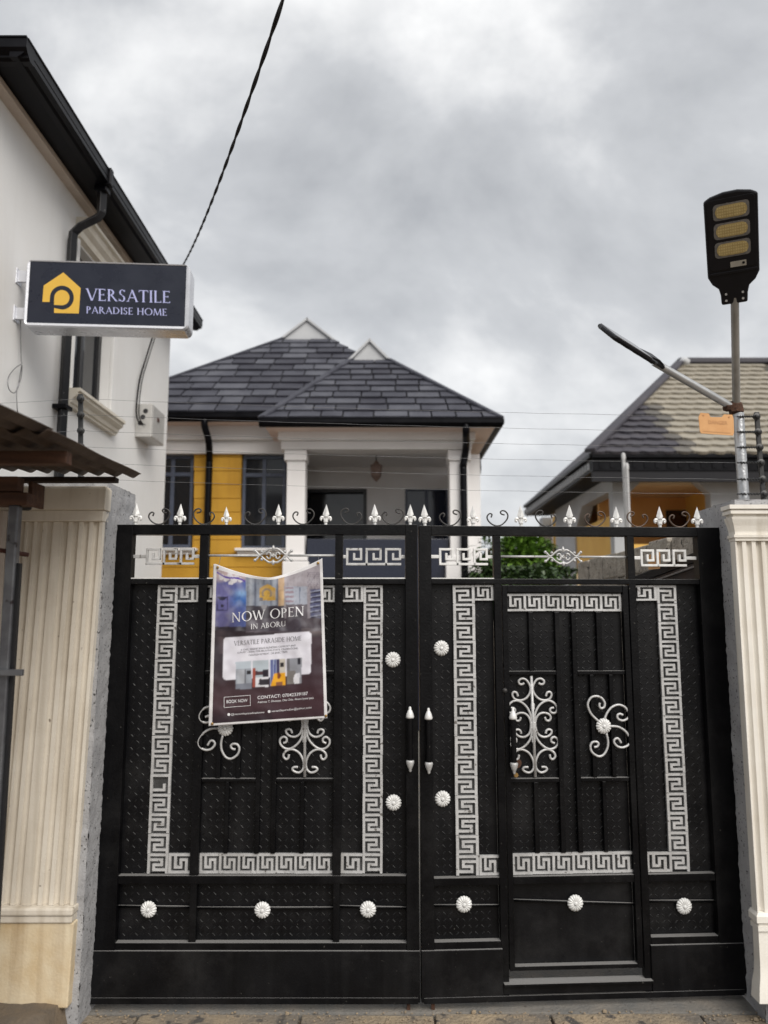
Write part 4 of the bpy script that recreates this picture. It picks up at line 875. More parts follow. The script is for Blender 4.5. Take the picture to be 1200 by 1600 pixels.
# raised front lip round the face
lip = MB(PS.M); o1 = rrect(uL_ - F, uR_ + F, zBt - F, zTp + F * .5, .05); o2 = rrect(uL_, uR_, zBt, zTp, .004)
n = len(o1); lip.add([(a, .012, c) for a, c in o1] + [(a * .998 + .001, -.004, c) for a, c in rrect(uL_ - F + .010, uR_ + F - .010, zBt - F + .010, zTp + F * .5 - .006, .042)] + [(a, 0.0, c) for a, c in o2] + [(a, .012, c) for a, c in o2],
        [(i + k * n, (i + 1) % n + k * n, (i + 1) % n + (k + 1) * n, i + (k + 1) * n) for i in range(n) for k in range(3)])
lip.build('frame', 'sign_alu', sg, smooth=True, angle=40)
face = MB(PS.M).box(uL_ + .0005, uR_ - .0005, .004, .0115, zBt + .0005, zTp - .0005).build('sign_face', 'sign_face', sg)
def spoly(pts, lay): return [(so(x, y)[0], .004 - lay, so(x, y)[1]) for x, y in pts]
def sflat(name, polys, mat, lay):
    b = MB(PS.M)
    for k, p in enumerate(polys): b.add(spoly(p, lay + .00003 * (k % 9)), [tuple(range(len(p)))])
    return b.build(name, mat, face, fix=False)
logo = sflat('logo', [[(247, 343), (255, 247), (370, 170), (472, 262), (461, 411), (316, 408), (316, 343)]], 'sign_yellow', .0008)
cx, cy = 362, 318; ro, ri = 70, 45
ring = [[(cx + r * math.cos(a), cy - r * math.sin(a)) for r, a in ((ro, rad(a0)), (ro, rad(a0 + 9)), (ri, rad(a0 + 9)), (ri, rad(a0)))] for a0 in range(-90, 180, 9)]
ring += [[(cx - ro, cy), (cx - ri, cy), (cx - ri - 2, 346), (cx - ro - 2, 346)], [(316, 361), (cx, 363), (cx, 388), (316, 378)]]
sflat('logo_loop', ring, 'sign_face', .0016)
def sserif(txt, x0, y0, x1, y1, h):
    if ' ' in txt:
        for wd, a, c in words(txt): sserif(wd, x0 + (x1 - x0) * a, y0 + (y1 - y0) * a, x0 + (x1 - x0) * c, y0 + (y1 - y0) * c, h)
        return
    ps, w = serif_text(txt); qs = [[(x0 + (x1 - x0) * a / w, y0 + (y1 - y0) * a / w - c * h) for a, c in p] for p in ps]
    sflat('lettering', qs, 'sign_lilac', .0008)
sserif('VERSATILE', 503, 334, 1000, 350, 70); sserif('PARADISE HOME', 504, 409, 980, 424, 40)
XW = at(30, 455, 2.5).x          # plane of the white house wall
for y in (175, 395):
    u0, z0 = so(140, y)
    wallu = (XW - PS.p.x) / math.cos(rad(4))
    MB(PS.M).box(wallu - .01, uL_ - F + .01, .06, .09, z0 - .05, z0 + .05).box(wallu - .012, wallu + .012, .03, .14, z0 - .07, z0 + .06).build('bracket', 'sign_alu', sg, bevel=.004)

# ================================================================== WHITE HOUSE (left)
YFw = 1.62; YEw = at(262, 600, 0).y + 0  # front corner of the wall is out of frame
r_ = ray(262, 640); YEw = (CAM + r_ * ((XW - CAM.x) / r_.x)).y
ZSOF = 1.7 + 1.373 * (abs(XW) - .09); XG = -(ZSOF + .2 - 1.7) / 1.61 - .028; YG0 = 4.0 * abs(XG) / 2.0 - 3.74; YG1 = YEw + .22
wh = thing('white_house', 'tall white house with black gutter and downpipe behind the sign', 'house', (XW - 1.5, (YFw + YEw) / 2, 0))
wy0, wy1 = atX(113, 520, XW).y, atX(174, 520, XW).y; wz1, wz0 = atX(112, 365, XW).z - .02, atX(110, 612, XW).z
YEND = YEw
b = MB()
b.box(XW - 4, XW, YFw, wy0, 0, ZSOF); b.box(XW - 4, XW, wy1, YEND, 0, ZSOF); b.box(XW - 4, XW, wy0, wy1, 0, wz0); b.box(XW - 4, XW, wy0, wy1, wz1, ZSOF); b.box(XW - 4, XW - .3, wy0, wy1, wz0, wz1)
b.build('wall', 'house_white', wh)
# roof: soffit, gutter, sloping top
MB().box(XW - 4.4, XW + .09, YFw - .09, YEND + .09, ZSOF + .001, ZSOF + .06).build('cornice', 'soffit_cream', wh, bevel=.006)
MB().box(XW - 4.6, XG + .02, YG0 + .02, YG1 - .02, ZSOF + .062, ZSOF + .10).build('soffit', 'gutter_black', wh)
def gutter(name, parent, a, c, outv, h=.15, w=.13, mat='gutter_black'):
    a, c, o = Vector(a), Vector(c), Vector(outv)
    prof = [(0, 0), (w * .45, -.004), (w * .8, h * .22), (w, h * .42), (w, h * .9), (w * 1.06, h * .92), (w * 1.06, h), (w * .9, h), (0, h)]
    b = MB(); vs = []
    for p in (a, c):
        for q, z in prof: vs.append(p + o * q + Vector((0, 0, z)))
    n = len(prof); b.add(vs, [(i, (i + 1) % n, (i + 1) % n + n, i + n) for i in range(n)] + [tuple(range(n)), tuple(range(2 * n - 1, n - 1, -1))])
    return b.build(name, mat, parent, smooth=True, angle=25)
zg = ZSOF + .05
ym = (YG0 + YG1) * .38
gutter('gutter', wh, (XG - .11, YG0, zg), (XG - .11, ym, zg), (1, 0, 0)); gutter('gutter', wh, (XG - .11, ym + .004, zg - .004), (XG - .11, YG1, zg - .004), (1, 0, 0), .152, .134)
gutter('gutter', wh, (XG - 5, YG0 + .11, zg), (XG + .022, YG0 + .11, zg + .001), (0, -1, 0)); gutter('gutter', wh, (XG - 3, YG1 - .11, zg), (XG - .1, YG1 - .11, zg), (0, 1, 0))
b = MB().box(XG - .02, XG + .045, ym - .03, ym + .05, zg - .01, zg + .165); b.build('gutter_joint', 'gutter_black', wh, bevel=.01)
zr_ = zg + .15; xr = XW - 2.4
b = MB().add([(XG - .05, YG0 + .05, zr_), (XG - .05, YG1 - .05, zr_), (xr, (YG0 + YG1) / 2 + 2, zr_ + 1.5), (xr, YG0 + 2.4, zr_ + 1.5), (XG - 5, YG0 + .05, zr_), (XG - 5, YG1 - .05, zr_)], [(0, 1, 2, 3), (0, 3, 4), (1, 5, 2), (4, 3, 2, 5)])
b.build('roof', 'roof_under', wh)
# downpipe: from the gutter back to the wall and down
PYp = atX(101, 560, XW + .06).y; gy = PYp + .05
zt1 = atX(103, 350, XW + .06).z
pts = [(XG - .06, gy, zg), (XG - .06, gy, zg - .26), (XG - .09, gy, zg - .31), (XW + .14, PYp, zt1 + .05), (XW + .075, PYp, zt1 - .02), (XW + .07, PYp, zt1 - .12), (XW + .07, PYp, .1)]
b = MB()
for p, q in zip(pts, pts[1:]): b.beam(p, q, .095, .08, (0, 1, 0) if abs(p[2] - q[2]) > .2 else (0, 0, 1))
for p in pts[1:-1]: b.lathe([(.02, -.05), (.054, -.045), (.054, .045), (.02, .05)], p, 'z', 12)
dp = MB().tube(pts, .05, 4).build('downpipe', 'pipe_black', wh, bevel=.008)
zc_ = atX(100, 638, XW + .07).z
MB().box(XW - .01, XW + .13, PYp - .075, PYp + .075, zc_ - .02, zc_ + .02).build('pipe_clip', 'gutter_black', dp, bevel=.006); MB().box(XG - .12, XG + .0, gy - .06, gy + .06, zg - .06, zg - .001).build('outlet', 'gutter_black', dp, bevel=.01)
# window in the wall
win = MB().box(XW - .16, XW - .10, wy0, wy0 + .07, wz0, wz1).box(XW - .16, XW - .10, wy1 - .07, wy1, wz0, wz1).box(XW - .158, XW - .102, wy0 + .07, wy1 - .07, wz0, wz0 + .07).box(XW - .158, XW - .102, wy0 + .07, wy1 - .07, wz1 - .07, wz1).box(XW - .155, XW - .105, (wy0 + wy1) / 2 - .03, (wy0 + wy1) / 2 + .03, wz0 + .07, wz1 - .07).build('window', 'frame_black', wh, bevel=.004)
for a, c in ((wy0 + .07, (wy0 + wy1) / 2 - .03), ((wy0 + wy1) / 2 + .03, wy1 - .07)): MB().box(XW - .14, XW - .13, a, c, wz0 + .07, wz1 - .07).build('pane', 'glass_dark', win)
MB().add([(XW - .127, (wy0 + wy1) / 2 - .3, wz0 + .55), (XW - .127, (wy0 + wy1) / 2 - .04, wz0 + .75), (XW - .127, (wy0 + wy1) / 2 - .04, wz1 - .1), (XW - .127, (wy0 + wy1) / 2 - .3, wz1 - .1)], [(0, 1, 2, 3)]).build('pane_sheen', 'glass_sheen', win)  # grey patch set on the pane, a reflection in the glass painted as colour
def ledge(name, parent, y0, y1, z, prof, mat='moulding', x=None):
    x = XW if x is None else x; b = MB(); n = len(prof); vs = []
    for y in (y0, y1):
        for p, q in prof: vs.append((x + p, y, z + q))
    b.add(vs, [(i, (i + 1) % n, (i + 1) % n + n, i + n) for i in range(n)] + [tuple(range(n)), tuple(range(2 * n - 1, n - 1, -1))]); return b.build(name, mat, parent)
ledge('window_sill', wh, wy0 - .10, wy1 + .16, wz0, [(0, 0), (.15, 0), (.15, -.03), (.125, -.038), (.125, -.065), (.08, -.10), (.07, -.135), (.05, -.145), (.05, -.165), (0, -.165)])
ledge('window_head', wh, wy0 - .06, wy1 + .14, wz1 + .24, [(0, 0), (.15, 0), (.15, -.035), (.12, -.05), (.10, -.10), (.06, -.14), (.05, -.2), (0, -.22)])
for a, c in ((wy0 - .06, wy0 - .001), (wy1 + .001, wy1 + .10)): MB().box(XW + .001, XW + .035, a, c, wz0 + .001, wz1 + .02).build('window_surround', 'moulding' if 0 else 'house_white', wh, bevel=.004)
# grey box with its cables
by0, by1 = atX(237, 660, XW + .2).y, atX(257, 660, XW + .2).y; bz1 = atX(237, 630, XW + .2).z; bz0 = atX(237, 683, XW + .2).z
bxo = thing('meter_box', 'grey metal switch box on the white house wall below the sign', 'box', (XW + .1, by0, bz0))
MB().box(XW + .002, XW + .2, by0, by1, bz0, bz1).build('casing', 'box_grey', bxo, bevel=.006)
MB().box(XW + .03, XW + .204, by0 + .04, by1 - .02, bz0 + .012, bz1 - .02).build('lid', 'box_grey', bxo, bevel=.003)
for k in range(3): MB().lathe([(.002, -.003), (.03, -.003), (.03, .002)], (XW + .06 + .03 * k, by0 - .001, bz1 - .24 + .075 * k), 'y', 14).build('knockout', 'frame_black', bxo)
MB().box(XW + .205, XW + .215, by0 + .2, by0 + .27, bz1 - .17, bz1 - .12).build('switch', 'red_oxide', bxo, bevel=.004)
pts = [(238, 528, .12), (228, 560, .05), (218, 595, .03), (213, 640, .03), (216, 658, .06), (223, 664, .12)]
w3 = lambda px_, py_, off: atX(px_, py_, XW + off)
tag(MB().tube(smooth_path([w3(*p) for p in pts], 6), .010, 6).build('black_cable', 'cable_black', smooth=True), 'thick black cable hanging from the sign down to the grey box', 'cable')
tag(MB().tube(smooth_path([w3(a + 4, c, o + .01) for a, c, o in pts], 6), .006, 6).build('black_cable', 'cable_black', smooth=True), 'thinner black cable running beside the thick one to the grey box', 'cable')
pts = [(32, 500), (33, 560), (34, 568), (24, 575), (13, 590), (14, 608), (24, 613), (33, 590), (34, 570), (29, 600), (26, 612), (27, 640), (31, 662)]
tag(MB().tube(smooth_path([w3(a, c, .03 + .01 * (i % 3)) for i, (a, c) in enumerate(pts)], 6), .004, 5).build('loose_wire', 'wire', smooth=True), 'thin looped wire dangling from the sign bracket on the white wall', 'wire')
# overhead service cable, two strands twisted together
A_, B_ = at(452, -30, -0.7), w3(279, 425, .35); cab = thing('overhead_cable', 'twisted black overhead cable running up across the sky', 'cable', tuple(B_))
for ph in (0, math.pi):
    pts = []; d = (B_ - A_); n = 220
    xx = d.cross(Vector((0, 0, 1))).normalized(); yy_ = xx.cross(d).normalized()
    for k in range(n + 1):
        t = k / n; a = t * d.length * 2 * math.pi / .62 + ph
        pts.append(A_ + d * t + Vector((0, 0, -.16 * 4 * t * (1 - t))) + (xx * math.cos(a) + yy_ * math.sin(a)) * .0045)
    MB().tube(pts, .0066, 6).build('strand', 'cable_black', cab, smooth=True)

# ================================================================== BUNGALOW (centre)
YE_A, YE_B, YW, YPORCH, YBACK = 8.1, 7.5, 8.6, 8.0, 9.9
bg = thing('bungalow', 'yellow and white bungalow with dark shingled roof behind the gate', 'house', (-1.5, 9.5, 0))
def qrect(x0, y0, x1, y1, Y):
    a = at(x0, y0, Y); c = at(x1, y1, Y); a2 = at(x0, (y0 + y1) / 2, Y); c2 = at(x1, (y0 + y1) / 2, Y); return a2.x, c2.x, c.z, a.z
def pbox(name, mat, parent, x0, y0, x1, y1, Y, d, bevel=0, floor=None):
    a, c, z0, z1 = qrect(x0, y0, x1, y1, Y)
    return MB().box(a, c, Y, Y + d, z0 if floor is None else floor, z1).build(name, mat, parent, bevel=bevel)
HW = [('shingle_a', .5), ('shingle_b', .25), ('shingle_c', .25)]
def shingled(parent, c0, c1, t1, t0, rows, wid, rnd, thick=.035, mats=HW, over=1.0, notch=0.0):
    """roof plane: eave corners c0 c1, top corners t1 t0 (left to right); every shingle its own piece"""
    c0, c1, t0, t1 = map(Vector, (c0, c1, t0, t1)); u = (c1 - c0).normalized(); nrm = u.cross((t0 - c0)).normalized(); v = nrm.cross(u)
    if nrm.z < 0: nrm = -nrm
    to2 = lambda p: ((p - c0).dot(u), (p - c0).dot(v)); poly = [to2(c0), to2(c1), to2(t1), to2(t0)]
    base = MB().add([c0 - nrm * .01, c1 - nrm * .01, t1 - nrm * .01, t0 - nrm * .01], [(0, 1, 2, 3)]); roof = base.build('roof', 'roof_under', parent)
    Ht = poly[2][1]; rh = Ht / rows; umin = min(p[0] for p in poly); umax = max(p[0] for p in poly)
    for r in range(rows):
        x = umin - rnd.uniform(0, wid)
        while x < umax:
            w = wid * rnd.uniform(.75, 1.25)
            cell = [(x + .012, r * rh), (x + w - .012, r * rh), (x + w - .012, (r + 1.12) * rh), (x + .012, (r + 1.12) * rh)]
            q = clip_poly(cell, poly)
            if len(q) >= 3:
                k = rnd.random(); mt = mats[0][0]; acc = 0
                for mn, pr_ in mats:
                    acc += pr_
                    if k < acc: mt = mn; break
                lift = rnd.uniform(0, .012)
                def f(a, c, d):
                    up = thick * (1 - (c - r * rh) / (rh * 1.12)) + .006 + lift
                    return c0 + u * a + v * c + nrm * (up if d else 0.0)
                MB().prism(q, f, 0, 1).build('shingle', mt, roof)
            x += w
    return roof
rnd = random.Random(5)
# roof A (behind, left) and roof B (porch, right)
zA = at(300, 645, YE_A).z; a0 = at(120, 645, YE_A); a1 = at(700, 645, YE_A); a0.z = a1.z = zA
tA0, tA1 = at(443, 530, 11.2), at(517, 530, 11.2); tA0.z = tA1.z = (tA0.z + tA1.z) / 2
shingled(bg, a0, (1.2, YE_A, zA), tA1, tA0, 12, .46, rnd)
zB = at(600, 655, YE_B).z; b0 = at(408, 655, YE_B); b1 = at(783, 655, YE_B); b0.z = b1.z = zB
tB0, tB1 = at(549, 563, 9.6), at(606, 563, 9.6); tB0.z = tB1.z = (tB0.z + tB1.z) / 2
shingled(bg, b0, b1, tB1, tB0, 10, .42, rnd)
def hip_side(p0, p1, q, back): MB().add([p0, p1, q], [(0, 1, 2)]).build('roof', 'roof_under', bg)
# side and rear planes close both hips
MB().add([b1, (b1.x, YE_B + 6, zB), (tB1.x, 14, tB1.z + .4), tB1], [(0, 1, 2, 3)]).build('roof', 'shingle_a', bg); MB().add([b0, (b0.x, YE_B + 3, zB), (tB0.x, 12.5, tB0.z + .2), tB0], [(3, 2, 1, 0)]).build('roof', 'shingle_a', bg)
MB().add([a0, (a0.x, YE_A + 6.5, zA), (tA0.x, 15, tA0.z + .3), tA0], [(3, 2, 1, 0)]).build('roof', 'shingle_a', bg); MB().add([(1.2, YE_A, zA), (1.2, YE_A + 6.5, zA), (tA1.x, 15, tA1.z + .3), tA1], [(0, 1, 2, 3)]).build('roof', 'shingle_a', bg)
def gablet(t0, t1, apex, back, rp):
    ap = at(*apex, t0.y - .05); c = (t0 + t1) / 2; ap.x = c.x
    g = MB().prism([(t0.x, t0.z - .03), (t1.x, t1.z - .03), (ap.x, ap.z)], lambda a, z, d: (a, d, z), t0.y - .05, t0.y + .05).build('gablet', 'wall_grey', bg)
    for s, t in ((1, t0), (-1, t1)):
        d = Vector((ap.x - t.x, 0, ap.z - t.z)); n = Vector((-d.z, 0, d.x)).normalized() * (1 if s == 1 else -1); e0 = Vector((t.x, 0, t.z)) - d * .22; e1 = Vector((ap.x, 0, ap.z)) + d * .10
        vs = [e0 - n * .01, e1 - n * .01 - d * .1, e1 + n * .03 - d * .04, e0 + n * .03]
        b = MB(); y0, y1 = t.y - .10, t.y + back
        b.hexa([(p.x, y0, p.z) for p in vs] + [(p.x, y1, p.z) for p in vs]); b.build('ridge_cap', 'wall_grey', bg)
gablet(tA0, tA1, (480, 500), 3.5, 0); gablet(tB0, tB1, (578, 533), 3.0, 0)
def hipcap(p, q, w=.14): MB().beam(Vector(p) + Vector((0, 0, .03)), Vector(q) + Vector((0, 0, .03)), w, .05).build('hip_cap', 'shingle_a', bg, bevel=.015)
hipcap(b1, tB1); hipcap(b0, tB0); hipcap(a0, tA0)
gutter('gutter', bg, (a0.x, YE_A + .06, zA - .13), (b0.x + .1, YE_A + .06, zA - .13), (0, -1, 0), .13, .11); gutter('gutter', bg, (b0.x - .03, YE_B + .06, zB - .11), (b1.x + .02, YE_B + .06, zB - .11), (0, -1, 0), .12, .11)
gutter('gutter', bg, (b1.x - .06, YE_B + .02, zB - .11), (b1.x - .06, YE_B + 5, zB - .11), (1, 0, 0), .12, .11)
# soffits and cornice bands
xR = at(735, 800, YPORCH).x; xl = a0.x
MB().box(xl + .1, b0.x, YE_A + .08, YW - .001, zA - .12, zA - .09).build('soffit', 'soffit_pink', bg); MB().box(b0.x + .05, b1.x - .08, YE_B + .08, YBACK + 2, zB - .10, zB - .07).build('soffit', 'soffit_pink', bg)
def band(name, mat, x0, x1, y0, y1, z0, z1): return MB().box(x0, x1, y0, y1, z0, z1).build(name, mat, bg, bevel=.01)
zb1 = at(350, 668, YW).z; zb2 = at(350, 690, YW).z; zb3 = at(350, 710, YW).z
xj = at(445, 700, YW).x
band('cornice', 'soffit_pink', xl, xj, YW - .26, YW, zb1, zA - .121); band('cornice', 'house_white_b', xl, xj, YW - .15, YW, zb2, zb1 - .001); band('cornice', 'house_white_b', xl, xj, YW - .06, YW, zb3, zb2 - .001)
pz1 = at(600, 672, YPORCH).z; pz2 = at(600, 690, YPORCH).z; pz3 = at(600, 703, YPORCH).z; xp = at(447, 700, YPORCH).x - .05
band('cornice', 'soffit_pink', xp - .12, xR + .14, YPORCH - .24, YPORCH + .3, pz1, zB - .101); band('cornice', 'house_white_b', xp - .06, xR + .08, YPORCH - .13, YPORCH + .3, pz2, pz1 - .001); band('cornice', 'house_white_b', xp - .02, xR + .03, YPORCH - .05, YPORCH + .3, pz3, pz2 - .001)
# yellow wall in grooved courses, with the two windows
w1 = (238, 301); w2 = (378, 446)
yl = [707] + [714 + 21.5 * k for k in range(8)] + [886, 908]
for y0, y1 in zip(yl, yl[1:]):
    if y0 < 855: pbox('wall_course', 'yellow_wall', bg, 303, y0 + .9, 376, y1, YW, .3, .004)
    else: pbox('wall_course', 'yellow_wall', bg, 200, y0 + .9, 446, y1, YW, .3, .004)
pbox('wall_core', 'yellow_wall', bg, 303, 700, 376, 860, YW + .015, .25); pbox('wall_core', 'yellow_wall', bg, 200, 864, 446, 908, YW + .015, .25, 0, 0.0); pbox('wall_core', 'yellow_wall', bg, 100, 712, 238, 908, YW + .015, .25, 0, 0.0)
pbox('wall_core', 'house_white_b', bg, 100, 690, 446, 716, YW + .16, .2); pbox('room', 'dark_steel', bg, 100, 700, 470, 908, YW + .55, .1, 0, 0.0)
def window(x0, y0, x1, y1, Y, parent, mull, trans, fmat, gmat, fw=5):
    a, c, z0, z1 = qrect(x0, y0, x1, y1, Y); k = (c - a) / (x1 - x0); f = fw * k
    b = MB().box(a, a + f, Y, Y + .07, z0, z1).box(c - f, c, Y, Y + .07, z0, z1).box(a + f, c - f, Y + .002, Y + .068, z0, z0 + f).box(a + f, c - f, Y + .002, Y + .068, z1 - f, z1)
    xs_ = [a + f]
    for m_ in mull: xm = a + (m_ - x0) * k; b.box(xm - f * .6, xm + f * .6, Y + .004, Y + .066, z0 + f, z1 - f); xs_ += [xm - f * .6, xm + f * .6]
    xs_.append(c - f); zs_ = [z0 + f]
    for t_m in trans:
        zt = at(x0, t_m, Y).z; b.box(a + f, c - f, Y + .006, Y + .064, zt - f * .6, zt + f * .6); zs_ += [zt - f * .6, zt + f * .6]
    zs_.append(z1 - f); w_ = b.build('window', fmat, parent, bevel=.006)
    for i in range(0, len(xs_), 2):
        for j in range(0, len(zs_), 2): MB().box(xs_[i], xs_[i + 1], Y + .03, Y + .04, zs_[j], zs_[j + 1]).build('pane', gmat, w_)
    return w_
window(238, 712, 301, 856, YW + .08, bg, [268], [741], 'frame_navy', 'glass_dark'); window(378, 712, 446, 858, YW + .08, bg, [412], [742], 'frame_navy', 'glass_dark')
for x0, x1 in ((225, 306), (366, 450)):
    pbox('window_sill', 'house_white_b', bg, x0, 856, x1, 860.5, YW - .14, .2, .01); pbox('window_sill', 'house_white_b', bg, x0 + 4, 861, x1 - 4, 866, YW - .08, .14, .01)
# porch
def column(x0, x1, ytop):
    pbox('column', 'house_white_b', bg, x0, ytop, x1, 905, YPORCH, .32, .012, 0.0); pbox('column_cap', 'house_white_b', bg, x0 - 3, ytop, x1 + 3, ytop + 16, YPORCH - .04, .4, .012); pbox('column_base', 'house_white_b', bg, x0 - 4, 868, x1 + 4, 876, YPORCH - .05, .42, .012); pbox('column_base', 'house_white_b', bg, x0 - 6, 877, x1 + 6, 908, YPORCH - .07, .44, .012, 0.0)
column(447, 476, 703); column(703, 733, 703)
a, c, z0, z1 = qrect(440, 690, 745, 905, YBACK)
b = MB(); dx0, dx1 = at(476, 800, YBACK).x - .4, at(573, 800, YBACK).x; dz = at(500, 764, YBACK).z; wx0, wx1 = at(633, 800, YBACK).x, at(702, 800, YBACK).x
b.box(a - .6, dx0, YBACK, YBACK + .2, 0, pz3 + .3); b.box(dx0, dx1, YBACK, YBACK + .2, dz, pz3 + .3); b.box(dx1, wx0, YBACK, YBACK + .2, 0, pz3 + .3); b.box(wx0, wx1, YBACK, YBACK + .2, dz, pz3 + .3); b.box(wx1, xR - .03, YBACK, YBACK + .2, 0, pz3 + .3)
b.build('porch_wall', 'house_white_b', bg)
MB().box(xp + .1, xR, YPORCH + .31, YBACK, pz3 + .10, pz3 + .14).build('porch_ceiling', 'house_white_b', bg)
MB().box(xR - .02, xR + .2, YPORCH + .33, YBACK + 4, 0, pz3).build('wall', 'house_white_b', bg)
d_ = MB().box(dx0, dx1, YBACK + .10, YBACK + .14, 0, dz).build('door', 'glass_dark', bg); MB().box(dx1 - .06, dx1, YBACK - .02, YBACK + .09, 0, dz).box(dx0, dx1 - .06, YBACK - .02, YBACK + .09, dz - .06, dz).build('frame', 'frame_black', d_)
window(633, 762, 702, 930, YBACK + .02, bg, [667], [], 'frame_navy', 'glass_navy', 4)
pbox('porch_parapet', 'granite', bg, 479, 842, 702, 912, YPORCH + .1, .12, .006, 0.0)
# pendant lantern
lc = at(588, 700, 8.9); lz = at(588, 738, 8.9).z
ln_ = MB().lathe([(.01, .20), (.04, .17), (.05, .14), (.10, .12), (.09, .04), (.085, -.06), (.06, -.10), (.02, -.14), (.01, -.16)], (lc.x, 8.9, lz), seg=8).build('pendant_lantern', 'lantern', bg); MB().tube([(lc.x, 8.9, lz + .19), (lc.x, 8.9, pz3 + .10)], .012, 6).build('rod', 'wrought_black', ln_)
def dpipe(pts, r=.055, mat='gutter_black'): MB().tube(smooth_path(pts, 5), r, 8).build('downpipe', mat, bg, smooth=True)
P1 = at(320, 656, YE_A + .02); P2 = at(326, 690, YW - .33); P3 = at(327, 720, YW - .08); dpipe([P1, P1 + Vector((0, 0, -.1)), P2, P3, (P3.x, P3.y, P3.z - .3), (P3.x, P3.y, .2)])
P1 = at(728, 664, YE_B + .02); P2 = at(728, 700, YPORCH - .12); P3 = at(724, 730, YPORCH - .07); dpipe([P1, P1 + Vector((0, 0, -.1)), P2, P3, (P3.x, P3.y, P3.z - .3), (P3.x, P3.y, .2)])
P1 = Vector((b1.x - .06, YE_B + 2.4, zB - .1)); dpipe([P1, P1 + Vector((0, 0, -.25)), P1 + Vector((-.12, 0, -.45)), P1 + Vector((-.4, 0, -.55))])

# ================================================================== BALCONY HOUSE (right, far)
Y1, YWr = 10.4, 11.0
e0 = at(925, 712, Y1); XE = e0.x; ZE1 = e0.z; ZE0 = at(1000, 757, Y1).z; XWr = at(958, 790, YWr).x
rh = thing('balcony_house', 'two storey house with tan tiled roof and orange arched balcony', 'house', (XE + 3, 13, 0))
YB1 = atX(822, 815, XE).y
zf1, zf0r = ZE1, at(1000, 735, Y1).z
MB().box(XE, XE + 9, Y1, Y1 + .06, zf0r, zf1).build('fascia', 'gutter_black', rh); MB().box(XE, XE + .06, Y1 + .061, YB1, zf0r, zf1).build('fascia', 'gutter_black', rh)
MB().box(XE - .05, XE + 9, Y1 - .07, Y1 - .001, zf1 - .05, zf1 + .03).build('gutter', 'gutter_black', rh, bevel=.01); MB().box(XE - .07, XE - .001, Y1 - .07, YB1, zf1 - .048, zf1 + .032).build('gutter', 'gutter_black', rh, bevel=.01)
MB().box(XE + .061, XE + 9, Y1 + .062, YWr + .1, zf0r + .02, zf0r + .05).build('soffit', 'gutter_black', rh); MB().box(XE + .061, XWr + .2, YWr + .101, YB1, zf0r + .02, zf0r + .05).build('soffit', 'gutter_black', rh)
MB().box(XE + .0, XE + 9, Y1 + .02, Y1 + .10, ZE0 + .06, zf0r - .002).build('fascia_board', 'roof_under', rh)
me_d, _ = MB().box(-.045, .045, -.03, 0, -.085, .085).mesh('fascia_slot', 'wall_grey', centre=False); me_k, _ = MB().box(-.045, .045, -.012, 0, -.085, .085).mesh('fascia_slot_b', 'gutter_black', centre=False)
zs_ = (zf0r + zf1 - .06) / 2
for k in range(22): copy_piece(me_k, 'fascia_slot', rh, Matrix.Translation((XE + .16 + .21 * k, Y1 - .001, zs_)) @ Matrix.Diagonal((.9, 1, .75, 1)))
for k in range(34): copy_piece(me_d, 'fascia_slot', rh, Matrix.Translation((XE - .001, Y1 + .2 + .2 * k, zs_)) @ Matrix.Rotation(rad(-90), 4, 'Z') @ Matrix.Diagonal((1, 1, .8, 1)))
for k in range(12): MB().box(XE + .07 + .045 * k, XE + .085 + .045 * k, YWr, YB1, zf0r + .008, zf0r + .019).build('soffit_batten', 'dark_steel', rh)
# roof: front plane with scalloped tiles, hip on the left
RZ = at(1065, 568, 14.6); ez = zf1 + .03
c0 = Vector((XE - .05, Y1 - .05, ez)); t0 = RZ; rx1 = XE + 7.5
u = Vector((1, 0, 0)); sl = Vector((0, t0.y - c0.y, t0.z - c0.z)); Ht = sl.length; v = sl.normalized(); nrm = u.cross(v).normalized()
poly = [(0, 0), (7.2, 0), (7.2, Ht), (t0.x - c0.x, Ht)]
roofR = MB().add([c0, c0 + u * 7.2, c0 + u * 7.2 + sl, t0], [(0, 1, 2, 3)]).build('roof', 'roof_tan_under', rh)
MB().add([c0, t0, (t0.x, YB1 - 3, t0.z), (c0.x, YB1, ez)], [(0, 1, 2, 3)]).build('roof', 'tile_dark', rh)
rows = 17; rhh = Ht / rows; tw = .32; brd = random.Random(4)
pb = [PL_ for PL_ in ()]
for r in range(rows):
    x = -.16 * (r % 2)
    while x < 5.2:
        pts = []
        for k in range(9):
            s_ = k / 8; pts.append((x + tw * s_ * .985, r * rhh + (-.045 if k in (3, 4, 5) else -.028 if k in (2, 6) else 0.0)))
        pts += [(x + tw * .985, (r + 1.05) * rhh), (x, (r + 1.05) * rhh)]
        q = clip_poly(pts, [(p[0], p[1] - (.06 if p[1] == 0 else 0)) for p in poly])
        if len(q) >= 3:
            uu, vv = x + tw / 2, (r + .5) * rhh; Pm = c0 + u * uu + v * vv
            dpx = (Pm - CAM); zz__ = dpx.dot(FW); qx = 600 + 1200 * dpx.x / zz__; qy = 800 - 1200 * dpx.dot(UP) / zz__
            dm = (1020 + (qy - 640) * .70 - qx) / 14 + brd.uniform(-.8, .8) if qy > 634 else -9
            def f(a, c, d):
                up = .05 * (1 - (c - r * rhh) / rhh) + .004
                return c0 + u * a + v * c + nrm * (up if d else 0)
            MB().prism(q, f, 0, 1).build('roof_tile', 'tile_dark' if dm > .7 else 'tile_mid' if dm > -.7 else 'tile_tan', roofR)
        x += tw
